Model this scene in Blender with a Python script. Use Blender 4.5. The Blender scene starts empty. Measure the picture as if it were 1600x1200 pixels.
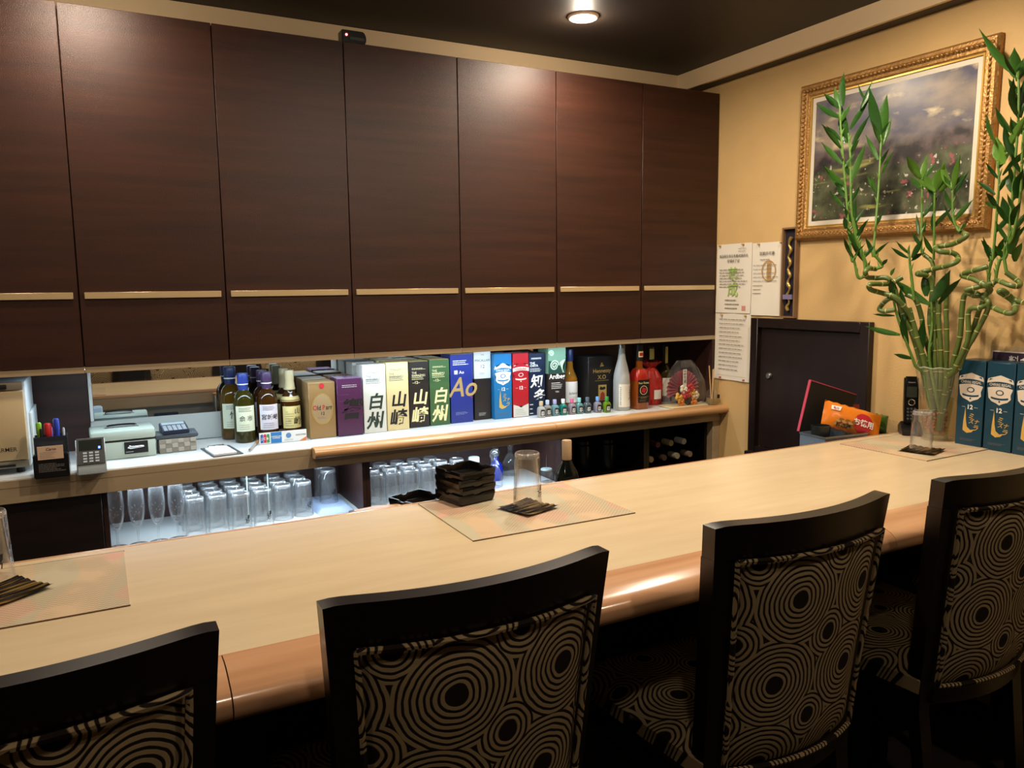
import bpy, bmesh, math, random
from mathutils import Vector, Matrix

# ------------------------------------------------------------------ camera, world, exposure
scene = bpy.context.scene
COL = scene.collection
cam_data = bpy.data.cameras.new('camera')
cam_data.sensor_width = 36.0
cam_data.lens = 1217.27 / 1600 * 36.0
cam_data.clip_start = 0.02
camera = bpy.data.objects.new('camera', cam_data)
COL.objects.link(camera)
YAW, PITCH, ROLL = 0.48804, -0.12316, -0.01163
fw = Vector((math.sin(YAW)*math.cos(PITCH), math.cos(YAW)*math.cos(PITCH), math.sin(PITCH)))
rt = Vector((math.cos(YAW), -math.sin(YAW), 0)); up = rt.cross(fw)
rt2 = math.cos(ROLL)*rt + math.sin(ROLL)*up; up2 = -math.sin(ROLL)*rt + math.cos(ROLL)*up
camera.matrix_world = Matrix(((rt2.x, up2.x, -fw.x, 0.0444), (rt2.y, up2.y, -fw.y, -2.8858), (rt2.z, up2.z, -fw.z, 1.4659), (0, 0, 0, 1)))
scene.camera = camera

world = bpy.data.worlds.new('world'); scene.world = world
world.use_nodes = True
world.node_tree.nodes['Background'].inputs[0].default_value = (0.9, 0.75, 0.6, 1)
world.node_tree.nodes['Background'].inputs[1].default_value = 0.02
vs = scene.view_settings
vs.view_transform = 'Standard'; vs.look = 'None'; vs.gamma = 1.0; vs.use_curve_mapping = False
vs.exposure = 0.0
scene.cycles.use_denoising = True
scene.cycles.max_bounces = 9; scene.cycles.adaptive_threshold = 0.02; scene.cycles.transparent_max_bounces = 24
scene.cycles.sample_clamp_indirect = 4.0

WARM = (1.0, 0.84, 0.66)
COOL = (0.64, 0.83, 1.0)
DOWNLIGHTS = [  # x, y, power
    (0.06, -0.28, 10), (1.745, -0.29, 14),
    (-0.35, -1.30, 3), (1.10, -1.25, 16.5), (2.05, -1.25, 14),
    (0.30, -2.85, 4), (1.90, -2.85, 6), (-1.10, -2.70, 3)]  # unseen fill lamps, added to light the chair backs and right wall

# ------------------------------------------------------------------ helpers
random.seed(7)
PI = math.pi
def lin(h):
    h = h.lstrip('#'); out = []
    for i in (0, 2, 4):
        v = int(h[i:i+2], 16)/255
        out.append(v/12.92 if v <= 0.04045 else ((v+0.055)/1.055)**2.4)
    return (*out, 1.0)
MATS = {}
def M(name, color, rough=0.5, metal=0.0, var=0.0, vscale=40.0, bump=0.0, bscale=80.0, coat=0.0, emit=0.0, spec=0.5):
    if name in MATS: return MATS[name]
    m = bpy.data.materials.new(name); m.use_nodes = True
    nt = m.node_tree; b = nt.nodes['Principled BSDF']
    c = lin(color) if isinstance(color, str) else (*color, 1.0)
    b.inputs['Base Color'].default_value = c
    b.inputs['Roughness'].default_value = rough; b.inputs['Metallic'].default_value = metal
    b.inputs['Specular IOR Level'].default_value = spec
    if coat: b.inputs['Coat Weight'].default_value = coat; b.inputs['Coat Roughness'].default_value = 0.08
    if emit:
        b.inputs['Emission Color'].default_value = c; b.inputs['Emission Strength'].default_value = emit
    if var or bump:
        tc = nt.nodes.new('ShaderNodeTexCoord')
        if var:
            n = nt.nodes.new('ShaderNodeTexNoise'); n.inputs['Scale'].default_value = vscale; n.inputs['Detail'].default_value = 4
            nt.links.new(tc.outputs['Object'], n.inputs['Vector'])
            mx = nt.nodes.new('ShaderNodeMix'); mx.data_type = 'RGBA'
            mx.inputs[6].default_value = tuple(v*(1-var) for v in c[:3]) + (1,)
            mx.inputs[7].default_value = tuple(min(1, v*(1+var)) for v in c[:3]) + (1,)
            nt.links.new(n.outputs['Fac'], mx.inputs[0]); nt.links.new(mx.outputs[2], b.inputs['Base Color'])
        if bump:
            n2 = nt.nodes.new('ShaderNodeTexNoise'); n2.inputs['Scale'].default_value = bscale; n2.inputs['Detail'].default_value = 3
            nt.links.new(tc.outputs['Object'], n2.inputs['Vector'])
            bp = nt.nodes.new('ShaderNodeBump'); bp.inputs['Strength'].default_value = bump; bp.inputs['Distance'].default_value = 0.004
            nt.links.new(n2.outputs['Fac'], bp.inputs['Height']); nt.links.new(bp.outputs[0], b.inputs['Normal'])
    MATS[name] = m
    return m
def grain(name, dark, light, axis=0, scale=6.0, stretch=14.0, rough=0.35, bump=0.1, coat=0.0, fine=0.0, mid=(0.35, 0.7)):
    """streaky wood or laminate: noise stretched along one axis"""
    if name in MATS: return MATS[name]
    m = bpy.data.materials.new(name); m.use_nodes = True
    nt = m.node_tree; b = nt.nodes['Principled BSDF']; N = nt.nodes.new; L = nt.links.new
    tc = N('ShaderNodeTexCoord'); oi = N('ShaderNodeObjectInfo')
    mp = N('ShaderNodeMapping'); sc = [scale*stretch]*3; sc[axis] = scale
    mp.inputs['Scale'].default_value = sc
    ad = N('ShaderNodeVectorMath'); ad.operation = 'ADD'
    ml = N('ShaderNodeMath'); ml.operation = 'MULTIPLY'; ml.inputs[1].default_value = 7.3
    L(oi.outputs['Random'], ml.inputs[0]); L(tc.outputs['Object'], ad.inputs[0]); L(ml.outputs[0], ad.inputs[1])
    L(ad.outputs[0], mp.inputs['Vector'])
    n = N('ShaderNodeTexNoise'); n.inputs['Scale'].default_value = 1.0; n.inputs['Detail'].default_value = 6; n.inputs['Roughness'].default_value = 0.6
    L(mp.outputs[0], n.inputs['Vector'])
    cr = N('ShaderNodeValToRGB'); cr.color_ramp.elements[0].position = mid[0]; cr.color_ramp.elements[1].position = mid[1]
    cr.color_ramp.elements[0].color = lin(dark); cr.color_ramp.elements[1].color = lin(light)
    L(n.outputs['Fac'], cr.inputs[0]); L(cr.outputs[0], b.inputs['Base Color'])
    b.inputs['Roughness'].default_value = rough
    if coat: b.inputs['Coat Weight'].default_value = coat; b.inputs['Coat Roughness'].default_value = 0.12
    if bump:
        src = n.outputs['Fac']
        if fine:
            n2 = N('ShaderNodeTexNoise'); n2.inputs['Scale'].default_value = fine; n2.inputs['Detail'].default_value = 2
            L(tc.outputs['Object'], n2.inputs['Vector']); src = n2.outputs['Fac']
        bp = N('ShaderNodeBump'); bp.inputs['Strength'].default_value = bump; bp.inputs['Distance'].default_value = 0.002
        L(src, bp.inputs['Height']); L(bp.outputs[0], b.inputs['Normal'])
    MATS[name] = m
    return m
def thin_glass(name, tint='#ffffff', base=0.05, edge=0.55, rough=0.02, body=0.0):
    if name in MATS: return MATS[name]
    m = bpy.data.materials.new(name); m.use_nodes = True
    nt = m.node_tree; nt.nodes.remove(nt.nodes['Principled BSDF']); N = nt.nodes.new; L = nt.links.new
    out = nt.nodes['Material Output']
    tr = N('ShaderNodeBsdfTransparent'); tr.inputs[0].default_value = lin(tint)
    gl = N('ShaderNodeBsdfGlossy'); gl.inputs['Roughness'].default_value = rough
    lw = N('ShaderNodeLayerWeight'); lw.inputs[0].default_value = 0.5
    mr = N('ShaderNodeMapRange'); mr.inputs[3].default_value = base; mr.inputs[4].default_value = edge
    pw = N('ShaderNodeMath'); pw.operation = 'POWER'; pw.inputs[1].default_value = 2.2
    L(lw.outputs['Facing'], pw.inputs[0]); L(pw.outputs[0], mr.inputs[0])
    mx = N('ShaderNodeMixShader'); L(mr.outputs[0], mx.inputs[0]); L(tr.outputs[0], mx.inputs[1]); L(gl.outputs[0], mx.inputs[2])
    last = mx.outputs[0]
    if body:
        df = N('ShaderNodeBsdfDiffuse'); df.inputs[0].default_value = lin(tint)
        m2 = N('ShaderNodeMixShader'); m2.inputs[0].default_value = body
        L(last, m2.inputs[1]); L(df.outputs[0], m2.inputs[2]); last = m2.outputs[0]
    L(last, out.inputs[0]); MATS[name] = m
    return m

def smooth(me, ang=0.7):
    for p in me.polygons: p.use_smooth = True
    try: me.set_sharp_from_angle(angle=ang)
    except Exception: pass
def link(name, me, mat, parent=None, loc=None, rot=None, label=None, cat=None, group=None, kind=None):
    o = bpy.data.objects.new(name, me); COL.objects.link(o)
    if me is not None and mat is not None:
        me.materials.clear()
        for mm in (mat if isinstance(mat, (list, tuple)) else [mat]): me.materials.append(mm)
    if parent is not None: o.parent = parent
    if loc is not None: o.location = loc
    if rot is not None: o.rotation_euler = rot
    tag(o, label, cat, group, kind)
    return o
def tag(o, label=None, cat=None, group=None, kind=None):
    if label: o['label'] = label
    if cat: o['category'] = cat
    if group: o['group'] = group
    if kind: o['kind'] = kind
    return o
def thing(name, label, cat, loc=(0, 0, 0), rz=0.0, group=None):
    o = bpy.data.objects.new(name, None); COL.objects.link(o); o.empty_display_size = 0.05
    o.location = loc; o.rotation_euler = (0, 0, rz)
    return tag(o, label, cat, group)
def from_bm(bm, name='m', sm=True, ang=0.7):
    me = bpy.data.meshes.new(name); bmesh.ops.recalc_face_normals(bm, faces=bm.faces[:]); bm.to_mesh(me); bm.free()
    if sm: smooth(me, ang)
    return me
def add_box(bm, x0, x1, y0, y1, z0, z1):
    v = [bm.verts.new(p) for p in ((x0,y0,z0),(x1,y0,z0),(x1,y1,z0),(x0,y1,z0),(x0,y0,z1),(x1,y0,z1),(x1,y1,z1),(x0,y1,z1))]
    for f in ((0,3,2,1),(4,5,6,7),(0,1,5,4),(1,2,6,5),(2,3,7,6),(3,0,4,7)): bm.faces.new([v[i] for i in f])
    return v
def box(x0, x1, y0, y1, z0, z1, bev=0.0, seg=2):
    bm = bmesh.new(); add_box(bm, x0, x1, y0, y1, z0, z1)
    if bev: bmesh.ops.bevel(bm, geom=bm.edges[:], offset=bev, segments=seg, profile=0.5, affect='EDGES')
    return from_bm(bm)
def boxes(lst, bev=0.0):
    bm = bmesh.new()
    for b in lst: add_box(bm, *b)
    if bev: bmesh.ops.bevel(bm, geom=bm.edges[:], offset=bev, segments=1, affect='EDGES')
    return from_bm(bm)
def lathe(prof, seg=24, close=False, fn=None):
    """prof: list of (r, z); fn(angle, r, z)->r modulates radius"""
    bm = bmesh.new(); rings = []
    for r, z in prof:
        if r < 1e-6: rings.append([bm.verts.new((0, 0, z))])
        else:
            ring = []
            for k in range(seg):
                a = 2*PI*k/seg; rr = fn(a, r, z) if fn else r
                ring.append(bm.verts.new((rr*math.cos(a), rr*math.sin(a), z)))
            rings.append(ring)
    for a, b in zip(rings, rings[1:]):
        if len(a) == 1 and len(b) == 1: continue
        for k in range(seg):
            j = (k+1) % seg
            if len(a) == 1: bm.faces.new((a[0], b[j], b[k]))
            elif len(b) == 1: bm.faces.new((a[k], a[j], b[0]))
            else: bm.faces.new((a[k], a[j], b[j], b[k]))
    return from_bm(bm)
def catmull(pts, n=6):
    P = [Vector(p) for p in pts]
    if len(P) < 3: return [P[0].lerp(P[-1], i/n) for i in range(n+1)]
    P = [2*P[0]-P[1]] + P + [2*P[-1]-P[-2]]; out = []
    for i in range(1, len(P)-2):
        p0, p1, p2, p3 = P[i-1:i+3]
        for k in range(n):
            t = k/n
            out.append(0.5*((2*p1)+(p2-p0)*t+(2*p0-5*p1+4*p2-p3)*t*t+(3*p1-p0-3*p2+p3)*t**3))
    out.append(P[-2].copy())
    return out
def add_tube(bm, pts, rad, seg=8, cap=True, flat=1.0):
    """rad: number or function of 0..1"""
    P = [Vector(p) for p in pts]; n = len(P); rings = []; prev = None
    for i, p in enumerate(P):
        t = (P[min(i+1, n-1)]-P[max(i-1, 0)])
        t = t.normalized() if t.length > 1e-9 else Vector((0, 0, 1))
        if prev is None:
            u = t.orthogonal().normalized()
        else:
            u = (prev - t*prev.dot(t)); u = u.normalized() if u.length > 1e-6 else t.orthogonal().normalized()
        prev = u; w = t.cross(u); r = rad(i/(n-1)) if callable(rad) else rad
        rings.append([bm.verts.new(p + r*(math.cos(2*PI*k/seg)*u + flat*math.sin(2*PI*k/seg)*w)) for k in range(seg)])
    for a, b in zip(rings, rings[1:]):
        for k in range(seg): bm.faces.new((a[k], a[(k+1) % seg], b[(k+1) % seg], b[k]))
    if cap:
        bm.faces.new(rings[0][::-1]); bm.faces.new(rings[-1])
def tube(pts, rad, seg=8, flat=1.0):
    bm = bmesh.new(); add_tube(bm, pts, rad, seg, True, flat); return from_bm(bm)
def prism(outline, y0, y1, axis='y', bev=0.0):
    """outline in (a, b); extruded along axis"""
    bm = bmesh.new()
    def P(a, b, c): return {'y': (a, c, b), 'x': (c, a, b), 'z': (a, b, c)}[axis]
    f = [bm.verts.new(P(a, b, y0)) for a, b in outline]; g = [bm.verts.new(P(a, b, y1)) for a, b in outline]
    n = len(outline)
    bm.faces.new(f[::-1]); bm.faces.new(g)
    for k in range(n): bm.faces.new((f[k], f[(k+1) % n], g[(k+1) % n], g[k]))
    if bev: bmesh.ops.bevel(bm, geom=bm.edges[:], offset=bev, segments=2, affect='EDGES')
    return from_bm(bm)
def flat_poly(outline, fn):
    bm = bmesh.new(); bm.faces.new([bm.verts.new(fn(a, b)) for a, b in outline])
    bmesh.ops.triangulate(bm, faces=bm.faces[:])
    me = bpy.data.meshes.new('print'); bm.to_mesh(me); bm.free(); return me
FRONT = lambda y: (lambda a, b: (a, y, b))
def CYL(R, z0=0.0): return lambda a, b: (R*math.sin(a/R), -R*math.cos(a/R), z0+b)
TXT = {}
def txt(parent, s, size, x, z, mat, fn, bold=0.0, align='CENTER', name='lettering', shear=0.0, sx=1.0, flip=False, space=1.0, label=None):
    """flat print: the words as a mesh laid on the surface fn(a, b)"""
    key = (s, bold, align, shear, space)
    if key not in TXT:
        c = bpy.data.curves.new('t', 'FONT'); c.body = s; c.size = 1.0; c.align_x = align; c.offset = bold; c.shear = shear
        c.space_line = 0.8*space; c.resolution_u = 3
        o = bpy.data.objects.new('t', c); me = bpy.data.meshes.new_from_object(o)
        TXT[key] = ([tuple(v.co) for v in me.vertices], [tuple(p.vertices) for p in me.polygons])
        bpy.data.objects.remove(o); bpy.data.curves.remove(c); bpy.data.meshes.remove(me)
    vv, ff = TXT[key]; g = -1 if flip else 1
    me = bpy.data.meshes.new('lettering'); me.from_pydata([fn(x+g*v[0]*size*sx, z+g*v[1]*size) for v in vv], [], ff)
    return link(name, me, mat, parent, label=label)
def lines(parent, x0, x1, z0, z1, n, mat, fn, seed=0, th=0.0012, name='printed_lines'):
    """rows of tiny illegible print as short dashes"""
    rnd = random.Random(seed); bm = bmesh.new()
    for i in range(n):
        z = z1-(z1-z0)*(i/max(1, n-1)); x = x0; xe = x1-rnd.random()*0.35*(x1-x0)
        while x < xe:
            w = (x1-x0)*rnd.uniform(0.05, 0.16)
            q = [(x, z-th/2), (min(x+w, xe), z-th/2), (min(x+w, xe), z+th/2), (x, z+th/2)]
            bm.faces.new([bm.verts.new(fn(a, b)) for a, b in q]); x += w+(x1-x0)*0.02
    me = bpy.data.meshes.new('lines'); bm.to_mesh(me); bm.free()
    return link(name, me, mat, parent)
def copy_tree(o, loc, rz=None, label=None, group=None, parent=None):
    c = o.copy(); COL.objects.link(c); c.location = loc; c.parent = parent
    if rz is not None: c.rotation_euler = (0, 0, rz)
    if label: c['label'] = label
    if group: c['group'] = group
    def rec(src, dst):
        for ch in list(src.children):
            k = ch.copy(); COL.objects.link(k); k.parent = dst; k.matrix_parent_inverse = ch.matrix_parent_inverse.copy(); rec(ch, k)
    rec(o, c)
    return c
def struct(name, me, mat, parent=None, **k):
    return link(name, me, mat, parent, kind=None if parent else 'structure', **k)

# ------------------------------------------------------------------ materials
door_wood = grain('dark_walnut_laminate', '#211009', '#402114', 0, 1.6, 20, 0.4, 0.45, fine=420, mid=(0.2, 0.85))
panel_wood = grain('dark_panel_wood', '#2a1713', '#432720', 0, 2.0, 16, 0.45, 0.05, mid=(0.3, 0.75))
MATS['dark_walnut_laminate'].node_tree.nodes['Principled BSDF'].inputs['Specular IOR Level'].default_value = 0.36
black_wood = grain('black_stained_wood', '#080504', '#110a08', 2, 3, 10, 0.32, 0.02, coat=0.1)
cream_top = grain('cream_laminate', '#c0ab88', '#d0bc99', 0, 3.5, 7, 0.28, 0.02, mid=(0.25, 0.75))
nose_wood = grain('pinkish_nosing_wood', '#b98963', '#cc9f79', 0, 1.2, 26, 0.2, 0.03, coat=0.5)
oak_nose = grain('oak_nosing_wood', '#b08254', '#c69a6b', 0, 1.2, 26, 0.3, 0.03, coat=0.3)
tan_board = grain('tan_edge_board', '#9c8769', '#ad987a', 0, 2, 8, 0.5, 0.02)
white_top = M('white_marbled_top', '#cfd2d0', 0.2, var=0.05, vscale=14)
wall_mat = M('mustard_wallpaper', '#cba870', 0.75, var=0.07, vscale=9, bump=0.25, bscale=160)
fascia_mat = M('tan_painted_board', '#e2c69c', 0.6, var=0.04, vscale=6)
ceil_mat = M('dark_brown_ceiling', '#2b221b', 0.55, var=0.15, vscale=5, bump=0.05, bscale=60)
blackish = M('dark_trim_paint', '#1c100c', 0.5)
floor_mat = grain('dark_ribbed_carpet', '#120b09', '#2c1d18', 0, 3, 60, 0.8, 0.3)
brass = M('brushed_brass', '#d2b88c', 0.35, 0.45, var=0.06, vscale=30)
steel = M('brushed_steel', '#8f918e', 0.35, 0.9)
chrome = M('polished_chrome', '#d5d8da', 0.12, 1.0)
mirror_mat = M('mirror_silver', '#d8dcdc', 0.02, 1.0)
white_plastic = M('white_plastic', '#e6e6e2', 0.35)
black_plastic = M('black_plastic', '#101012', 0.28)
matte_black = M('matte_black', '#0b0a0a', 0.6)
ink = M('black_ink', '#14100e', 0.55); ink_white = M('white_ink', '#e9e7df', 0.5); ink_gold = M('gold_foil', '#d9b96a', 0.3, 0.6)
ink_pale = M('pale_gold_ink', '#e6d9a0', 0.45); ink_red = M('red_ink', '#b3202b', 0.5); ink_grey = M('grey_ink', '#6f6a66', 0.6)
paper = M('white_paper', '#e3dccd', 0.7, var=0.03, vscale=12)
glass = thin_glass('clear_glass', '#ffffff', 0.045, 0.95, 0.03, body=0.018)
clear_film = thin_glass('clear_film', '#fcfbf8', 0.04, 0.35, 0.1, body=0.02)

# ------------------------------------------------------------------ room shell
XR, ZC = 2.70, 2.48
struct('floor', box(-2.2, 2.9, -4.4, 0.5, -0.06, 0.0), floor_mat, label='dark ribbed carpet floor under the chairs')
struct('ceiling', box(-2.2, 2.9, -4.4, 0.5, ZC, ZC+0.08), ceil_mat, label='dark brown flat ceiling above the bar')
struct('wall_right', box(XR, XR+0.12, -4.4, 0.5, 0, ZC), wall_mat, label='mustard papered wall with the framed painting')
struct('wall_back', box(-2.2, XR, 0.365, 0.5, 0, ZC), wall_mat, label='wall behind the bottle shelf and upper cabinets')
struct('wall_left', box(-2.2, -2.1, -4.4, 0.365, 0, ZC), wall_mat, label='mustard wall at the far left of the bar')
struct('wall_front', box(-2.1, XR, -4.4, -4.3, 0, ZC), M('navy_brown_paint', '#17151c', 0.6), label='dark wall behind the row of chairs')
struct('trim_1', box(-2.1, 2.62, 0.21, 0.36, 2.40, ZC-0.001), fascia_mat, label='tan ceiling fascia running above the dark cabinets')
struct('trim_2', box(2.62, 2.636, -4.29, 0.36, 2.40, ZC-0.001), fascia_mat, label='tan ceiling fascia along the mustard wall')
struct('trim_3', box(2.637, XR-0.001, -4.29, 0.36, 2.40, 2.412), blackish, label='thin dark strip between fascia and mustard wall')

# ------------------------------------------------------------------ downlights
lens_mat = M('lit_lens', (1.0, 0.80, 0.55), 0.4, emit=40.0)
ring_mat = M('downlight_ring', '#d8b9a0', 0.35)
lens_me = lathe([(0.0, -0.018), (0.012, -0.017), (0.024, -0.012), (0.033, -0.004), (0.036, 0.0)], 28)
ring_me = lathe([(0.037, -0.001), (0.038, -0.007), (0.052, -0.009), (0.058, -0.005), (0.059, 0.0)], 32)
for i, (x, y, pw) in enumerate(DOWNLIGHTS):
    lab = ['recessed downlight out of frame in front of the leftmost cabinet doors', 'round recessed downlight glowing above the middle cabinets, in view', 'recessed downlight out of frame over the left end of the bar', 'recessed downlight out of frame over the middle placemat', 'recessed downlight out of frame over the right end of the bar', 'unseen fill downlight added behind the chair in front of the ashtrays', 'unseen fill downlight added behind the chairs near the mustard wall', 'unseen fill downlight added behind the chairs at the far left'][i]
    t = thing('ceiling_downlight', lab, 'downlight', (x, y, ZC-0.0005), group='recessed ceiling downlights')
    link('lens', lens_me, lens_mat, t); link('trim_ring', ring_me, ring_mat, t)
    ld = bpy.data.lights.new('downlight_beam', 'AREA'); ld.shape = 'DISK'; ld.size = 0.075; ld.energy = pw; ld.color = WARM; ld.spread = math.radians(170)
    lo = bpy.data.objects.new('downlight_beam', ld); COL.objects.link(lo); lo.parent = t; lo.location = (0, 0, -0.024)
    pd_ = bpy.data.lights.new('bulb_glow', 'POINT'); pd_.energy = pw*0.3; pd_.color = WARM; pd_.shadow_soft_size = 0.012
    po = bpy.data.objects.new('bulb_glow', pd_); COL.objects.link(po); po.parent = t; po.location = (0, 0, -0.038)

# ------------------------------------------------------------------ upper cabinets
ZT, ZB, ZH, W = 2.357, 1.2255, 1.4557, 0.45
d_me = box(0.0015, W-0.0015, 0.0, 0.02, ZB, ZT, 0.0012, 1)
h_me = box(0.016, W-0.016, -0.007, 0.0005, ZH-0.0105, ZH+0.0105, 0.0008, 1)
c_me = boxes([(0.0005, W-0.0005, 0.022, 0.36, 1.222, ZT-0.002)])
s_me = box(0.0005, W-0.0005, 0.003, 0.0215, 1.2045, ZB-0.001, 0.0006, 1)
order = ['farthest left, cut by the frame', 'with its right seam above the towel warmer', 'above the cash box and calculator', 'above the round bottles with blue caps', 'above the white and cream cartons', 'above the blue carton and the white-topped carton', 'above the black cognac carton', 'nearest the mustard wall']
for i, k in enumerate(range(-2, 6)):
    t = thing('upper_cabinet', 'dark walnut wall cabinet with brass strip handle, ' + order[i], 'cabinet', (k*W, 0, 0), group='row of dark upper cabinets')
    link('carcass', c_me, panel_wood, t); link('bottom_edge', s_me, tan_board, t, label='tan bottom edge strip')
    d = link('door', d_me, door_wood, t); link('handle', h_me, brass, d, label='brass strip handle')
# cabinet recess: wood panels, mirror, backsplash
link('recess_end_panel', box(2.685, 2.6995, 0.0, 0.345, 0.8905, 1.204), panel_wood, label='dark wood end panel of the bottle recess by the mustard wall', cat='panel')
link('recess_back_panel', box(1.951, 2.684, 0.345, 0.3645, 0.8905, 1.2065), panel_wood, label='dark wood back panel behind the cognac carton and wrapped bottle', cat='panel')
link('recess_back_panel', box(-0.9, -0.001, 0.345, 0.3645, 0.8905, 1.2065), panel_wood, label='dark wood back panel behind the pen stand', cat='panel')
t = thing('mirror', 'long low mirror behind the bottles reflecting the counter and chairs', 'mirror', (0.98, 0.36, 0.994))
link('glass_plate', box(-0.967, 0.969, -0.012, 0.003, 0, 0.21), mirror_mat, t); link('edge_strip', box(-0.979, -0.968, -0.02, 0.003, 0, 0.21, 0.001, 1), white_plastic, t, label='white edge strip')
link('backsplash', box(0.0, 1.95, 0.347, 0.364, 0.8905, 0.9935, 0.001, 1), M('pale_backsplash', '#c9ccc4', 0.4), label='pale low backsplash strip beneath the mirror', cat='backsplash')

# ------------------------------------------------------------------ back shelf and open cabinets
t = thing('back_counter', 'white topped back counter shelf carrying the bottles and cartons', 'counter', (0, 0, 0))
link('top', box(-1.2, 2.6995, -0.05, 0.345, 0.862, 0.89, 0.002, 1), white_top, t)
link('front_board', box(-1.2, 2.699, -0.053, -0.032, 0.812, 0.8615, 0.001, 1), tan_board, t)
link('front_board', box(-1.2, 0.711, -0.0535, -0.0505, 0.862, 0.886, 0.0008, 1), tan_board, t)
def nosing(x0, x1): return prism([(-0.0505, 0.853), (-0.085, 0.853), (-0.098, 0.858), (-0.104, 0.868), (-0.104, 0.877), (-0.098, 0.887), (-0.085, 0.8915), (-0.0505, 0.8915)], x0, x1, 'x')
link('nosing', nosing(0.712, 1.732), oak_nose, t, label='rounded oak nosing'); link('nosing', nosing(1.7335, 2.699), oak_nose, t, label='rounded oak nosing')
def bay(name, label, x0, x1, mt):
    t = thing(name, label, 'cabinet', ((x0+x1)/2, 0.16, 0), group='open shelves under the back counter'); w = (x1-x0)/2
    link('side_panel', box(-w, -w+0.015, -0.165, 0.19, 0, 0.811), mt, t); link('side_panel', box(w-0.015, w, -0.165, 0.19, 0, 0.811), mt, t)
    link('back_panel', box(-w+0.0155, w-0.0155, 0.18, 0.2, 0, 0.811), mt, t)
    link('shelf_board', box(-w+0.0155, w-0.0155, -0.15, 0.179, 0.578, 0.5995), mt if mt is black_wood else white_top, t)
    d = link('door', box(-w+0.002, w-0.002, -0.185, -0.167, 0.05, 0.57, 0.001, 1), mt, t)
    link('knob', lathe([(0, 0.022), (0.009, 0.021), (0.011, 0.015), (0.005, 0.008), (0.005, 0)], 12), chrome, d, loc=(w-0.06, -0.185, 0.5), rot=(PI/2, 0, 0))
    return t
bay('open_cabinet', 'open lit cabinet bay holding the flutes and upturned tumblers', 0.022, 0.928, panel_wood)
bay('open_cabinet', 'open lit cabinet bay with massed glasses and a white capped bottle', 0.929, 1.83, panel_wood)
bay('open_cabinet', 'dark unlit cabinet bay left of the wine rack', 1.831, 2.285, black_wood)
bay('open_cabinet', 'dark cabinet bay holding lying wine bottles', 2.286, 2.655, black_wood)
link('end_post', box(2.656, 2.6985, -0.045, 0.34, 0, 0.811, 0.001, 1), tan_board, label='tan end post of the back counter against the mustard wall', cat='post')
t = thing('base_cabinet', 'dark low cabinet with round knob below the towel warmer', 'cabinet', (-0.59, 0.16, 0))
link('body', box(-0.6, 0.61, -0.165, 0.2, 0, 0.811), black_wood, t)
for a, b, k in ((0.005, 0.609, 0.335), (-0.598, 0.003, -0.3)):
    d = link('door', box(a, b, -0.185, -0.166, 0.05, 0.808, 0.001, 1), grain('dark_door_wood', '#150b09', '#24140f', 0, 2, 14, 0.4, 0.04), t)
    link('knob', lathe([(0, 0.022), (0.009, 0.021), (0.011, 0.015), (0.005, 0.008), (0.005, 0)], 14), chrome, d, loc=(k, -0.185, 0.735), rot=(PI/2, 0, 0))
# LED strips (cool white) under the cabinets and under the shelf
led_mat = M('lit_led_diffuser', (0.75, 0.88, 1.0), 0.4, emit=6.0)
def led(label, x0, x1, y, z, power):
    t = thing('led_strip', label, 'light strip', ((x0+x1)/2, y, z), group='cool white strip lights')
    w = (x1-x0)/2
    link('housing', box(-w, w, -0.012, 0.012, -0.006, 0.0, 0.001, 1), white_plastic, t); link('diffuser', box(-w+0.01, w-0.01, -0.008, 0.008, -0.0095, -0.0065), led_mat, t)
    ld = bpy.data.lights.new('strip_light', 'AREA'); ld.shape = 'RECTANGLE'; ld.size = 2*w-0.04; ld.size_y = 0.016; ld.energy = power; ld.color = COOL
    lo = bpy.data.objects.new('strip_light', ld); COL.objects.link(lo); lo.parent = t; lo.location = (0, 0, -0.012)
led('cool white light strip tucked under the cabinets above the bottles', -0.12, 2.05, 0.045, 1.2215, 7)
led('cool white light strip under the shelf above the flutes', 0.06, 0.89, 0.03, 0.8105, 3.2)
led('cool white light strip under the shelf above the massed glasses', 0.96, 1.78, 0.06, 0.8105, 2.8)

# ------------------------------------------------------------------ bar counter
t = thing('bar_counter', 'long cream bar counter top with rounded wooden front edge', 'counter', (0, 0, 0))
link('top', box(-1.7, 2.699, -1.69, -1.056, 0.885, 0.92), cream_top, t); link('underside', box(-1.7, 2.699, -1.69, -1.05, 0.858, 0.8845), black_wood, t)
prof = [(-1.6905, 0.9205), (-1.715, 0.9212), (-1.735, 0.919), (-1.752, 0.9135), (-1.764, 0.909), (-1.778, 0.9035), (-1.789, 0.894), (-1.793, 0.882), (-1.791, 0.871), (-1.783, 0.862), (-1.77, 0.857), (-1.6905, 0.857)]
for a, b in ((-1.7, -0.9), (-0.898, 0.176), (0.178, 1.6), (1.602, 2.699)): link('front_nosing', prism(prof, a, b, 'x'), nose_wood, t, label='rounded glossy wooden front edge')
link('back_edge', box(-1.7, 2.699, -1.0555, -1.047, 0.905, 0.921, 0.0015, 1), nose_wood, t, label='thin wooden back edge'); link('back_board', box(-1.7, 2.2, -1.0555, -1.049, 0.845, 0.904), tan_board, t, label='tan board facing the service side')
t = thing('bar_front_cabinet', 'black panelled base under the cream bar top with steel inner worktop', 'counter base', (0, 0, 0))
link('front_panel', box(-1.7, 2.699, -1.36, -1.335, 0, 0.8575), black_wood, t)
link('inner_cabinet', box(-1.7, 2.2, -1.334, -0.74, 0, 0.675), M('grey_inner_cabinet', '#6f6d66', 0.5), t)
link('inner_panel', box(-1.7, 2.2, -1.075, -1.06, 0.7005, 0.857), M('grey_inner_cabinet', '#6f6d66', 0.5), t)
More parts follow.
